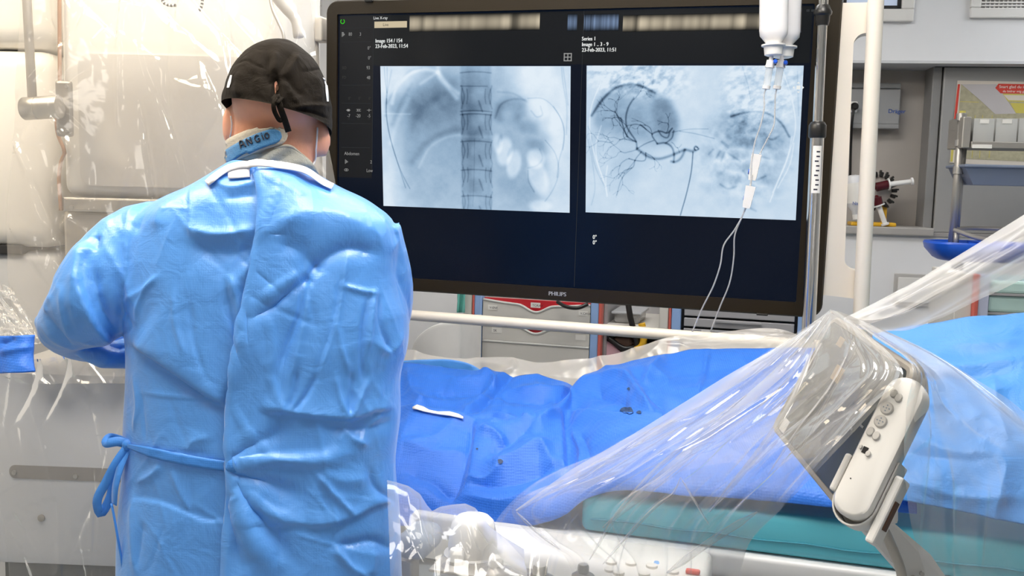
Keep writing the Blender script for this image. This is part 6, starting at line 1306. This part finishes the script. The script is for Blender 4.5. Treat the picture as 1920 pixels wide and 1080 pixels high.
# far side of the table
nu, nv = 240, 46
Uq = np.linspace(735, 1530, nu); yt = fx([(735, 650), (770, 656), (800, 664), (830, 672), (880, 673), (950, 668), (1010, 677), (1060, 674), (1130, 668), (1190, 652), (1260, 634), (1330, 620), (1390, 613), (1430, 611), (1470, 617), (1530, 640)], Uq)
A = np.zeros((nv, nu, 3))
for j in range(nv):
    t_ = j / (nv - 1); n_2 = 2.335 - .09 * t_
    for i in range(nu): A[j, i] = TP(n_2).hit(Uq[i], yt[i] + 85 * t_)
film_far = MB().grid(bend(A, [('r', [(960, 668), (962, 690), (940, 700)], 5, 8 * mm), ('r', [(1180, 660), (1190, 645), (1300, 632)], 6, 6 * mm), ('r', [(1260, 650), (1380, 632), (1470, 628)], 8, -7 * mm), ('r', [(780, 672), (850, 690), (900, 680)], 6, 6 * mm)], .006, 9, 20, .008, 11)).build('far_film', F_far, None, smooth=True)
tag(film_far, 'milky plastic sheet along the far edge of the table under the display', 'plastic sheet')
# tent over the tablet
Lt = [(1558, 583, 1.44), (1500, 620, 1.46), (1390, 690, 1.50), (1270, 781, 1.54), (1170, 822, 1.57), (1115, 853, 1.60), (1050, 880, 1.63), (985, 918, 1.65), (925, 985, 1.66), (900, 1060, 1.60), (890, 1110, 1.56)]
Rt = [(1566, 583, 1.43), (1630, 630, 1.29), (1694, 704, 1.125), (1640, 768, 1.125), (1540, 875, 1.14), (1470, 950, 1.20), (1405, 1018, 1.30), (1392, 1060, 1.35), (1385, 1110, 1.38)]
nu, nv = 200, 170; U, W_ = np.meshgrid(np.linspace(0, 1, nu), np.linspace(0, 1, nv)); q = between(Lt, Rt, nu, nv); gr = sstep(0, .25, W_) * np.minimum(1, np.minimum(U, 1 - U) / .06 + .2)
f_ = gr * (.005 * fbm(U * 2.5, W_ * .9, 0, 2, 31) + rlines(U, W_, 30, 33, .006, .014, ang=PI / 2, spread=.35, ln=(.4, .9)) + rlines(U, W_, 14, 34, .003, .012, ln=(.1, .3)) + crumple(U * 2, W_ * 2, 37, .001))
film_sheet(q, f_, 'tablet_cover', F_tent, 'clear plastic tent falling from the tablet corner to the console on the left', 'plastic cover')
tcov = bpy.data.objects['tablet_cover']; _q = q.reshape(-1, 3); _b = lambda x, y: np.stack([np.ones_like(x), x, y, x * y, x * x, y * y], -1)
_x, _y = (_q[:, 0] - 1300) / 300, (_q[:, 1] - 850) / 200; COEF = np.linalg.lstsq(_b(_x, _y), _q[:, 2], rcond=None)[0]
def fold_strip(pts, wpx, n=60):
    c = spl(pts, n); t = np.gradient(c, axis=0); nm = np.stack([-t[:, 1], t[:, 0]], 1); nm /= np.linalg.norm(nm, axis=1)[:, None]; k_ = np.arange(n)
    w_ = wpx * np.minimum(1, np.minimum(.2 + k_ / 14, .2 + (n - 1 - k_) / 14)); A = []
    for j in np.linspace(-.5, .5, 7):
        p = c + nm * (w_ * j)[:, None]; dd = _b((p[:, 0] - 1300) / 300, (p[:, 1] - 850) / 200) @ COEF - .012 - .0035 * (1 - (2 * j) ** 2); A.append(Parr(p[:, 0], p[:, 1], dd))
    MB().grid(np.array(A)).build('fold', F_fold, tcov, smooth=True)
L2 = [(1562, 586, 1.43), (1480, 645, 1.45), (1390, 705, 1.48), (1290, 768, 1.51), (1190, 830, 1.54), (1080, 893, 1.57), (964, 962, 1.60), (1010, 1010, 1.58), (1060, 1040, 1.56), (1085, 1110, 1.54)]
q = between(L2, [(a, b, c - .006) for a, b, c in Rt], nu, nv)
f_ = gr * (.005 * fbm(U * 2.5 + 3, W_ * .9, 0, 2, 51) + rlines(U, W_, 24, 53, .006, .014, ang=PI / 2, spread=.35, ln=(.4, .9)) + rlines(U, W_, 10, 54, .003, .012, ln=(.1, .3))) + .006
film_sheet(q, f_, 'tablet_cover_fold', F_tent, 'second clear plastic layer folded over the lower left of the tent', 'plastic cover')
F_fold = film('folded_film', .22, .35, .08, .05, 9, gloss=.9)
for p_, w_ in (([(1540, 602), (1450, 668), (1380, 708), (1290, 764), (1180, 832), (1070, 895), (968, 958)], 24), ([(1548, 610), (1470, 690), (1380, 770), (1290, 850), (1200, 930), (1130, 990)], 20), ([(1400, 740), (1300, 820), (1220, 890), (1160, 960), (1105, 1050)], 9),
               ([(1276, 895), (1262, 925), (1235, 945), (1190, 990), (1130, 1058)], 6), ([(968, 960), (1010, 1000), (1050, 1030)], 6), ([(1276, 895), (1300, 935), (1330, 985)], 4), ([(1420, 960), (1340, 1010), (1250, 1075)], 14), ([(1530, 640), (1480, 760), (1420, 850), (1330, 960)], 12), ([(1600, 640), (1560, 720), (1500, 800), (1440, 890)], 5)):
    fold_strip(p_, w_)
nu, nv = 110, 150; U, W_ = np.meshgrid(np.linspace(0, 1, nu), np.linspace(0, 1, nv))
q = between([(1566, 584, 1.43), (1640, 630, 1.28), (1718, 690, 1.105), (1704, 780, 1.09), (1698, 880, 1.09), (1704, 970, 1.10), (1745, 1110, 1.13)], [(1572, 583, 1.44), (1660, 620, 1.39), (1760, 668, 1.34), (1850, 720, 1.31), (1940, 778, 1.28), (2030, 850, 1.26), (2060, 1110, 1.26)], nu, nv)
gr = sstep(.05, .3, W_)
film_sheet(q, gr * (.010 * fbm(U * 2, W_ * 1.2, 0, 2, 61) + rlines(U, W_, 16, 63, .005, .016, ang=1.9, spread=.7, ln=(.3, .8)) + rlines(U, W_, 8, 64, .003, .012, ln=(.1, .3))), 'plastic_curtain', film('side_film', .13, .4, .10, .06, 7), 'clear plastic falling from the tablet corner to the right edge', 'plastic cover')
nu, nv = 170, 60; U, W_ = np.meshgrid(np.linspace(0, 1, nu), np.linspace(0, 1, nv))
q = between([(1585, 592, 1.50), (1596, 606, 1.50), (1600, 625, 1.50)], [(2090, 300, 1.30), (2090, 380, 1.32), (2090, 445, 1.34)], nu, nv)
u_ = U; yt_ = fx([(1585, 603), (1640, 575), (1700, 540), (1800, 478), (1920, 404), (2090, 298)], q[..., 0][0]); yb_ = fx([(1585, 612), (1640, 628), (1690, 628), (1760, 600), (1830, 566), (1920, 522), (2090, 440)], q[..., 0][0])
q[..., 0] = np.linspace(1585, 2090, nu)[None, :]; q[..., 1] = yt_[None, :] * (1 - W_) + yb_[None, :] * W_; q[..., 2] = 1.50 - .17 * U - .05 * np.sin(PI * W_)
film_sheet(q, .008 * fbm(U * 1.5, W_ * 2.5, 0, 2, 71) + rlines(U, W_, 18, 73, .004, .02, ang=0, spread=.5, ln=(.3, .8)) + rlines(U, W_, 8, 74, .002, .012, ln=(.1, .2)), 'hanging_film', film('band_film', .28, .45, .2, .06, 8, white=(.93, .90, .87), gloss=.5), 'long milky plastic band rising to the upper right above the pale drape', 'plastic sheet')
# over the console knobs
nu, nv = 110, 70; Uq = np.linspace(728, 985, nu); U, W_ = np.meshgrid(np.linspace(0, 1, nu), np.linspace(0, 1, nv))
yt_ = np.interp(Uq, [728, 745, 768, 790, 803, 813, 828, 850, 875, 893, 906, 920, 945, 985], [900, 904, 911, 926, 947, 958, 950, 946, 944, 952, 967, 986, 1006, 1030])
q = np.zeros((nv, nu, 3)); q[..., 0] = Uq[None, :] + (W_ - .3) * 8; q[..., 1] = yt_[None, :] + (1115 - yt_)[None, :] * W_; q[..., 2] = 1.63 - .17 * W_ ** .8 - .02 * np.sin(PI * W_)
film_sheet(q, sstep(0, .3, W_) * (.005 * fbm(U * 3, W_ * 1.5, 0, 2, 81) + rlines(U, W_, 16, 83, .0022, .02, ang=PI / 2, spread=1.2, ln=(.3, .7))), 'console_cover', film('console_film', .14, .5, .08, .05, 8, gloss=.7), 'clear plastic cover arching over the console knobs beside the gown', 'plastic cover')
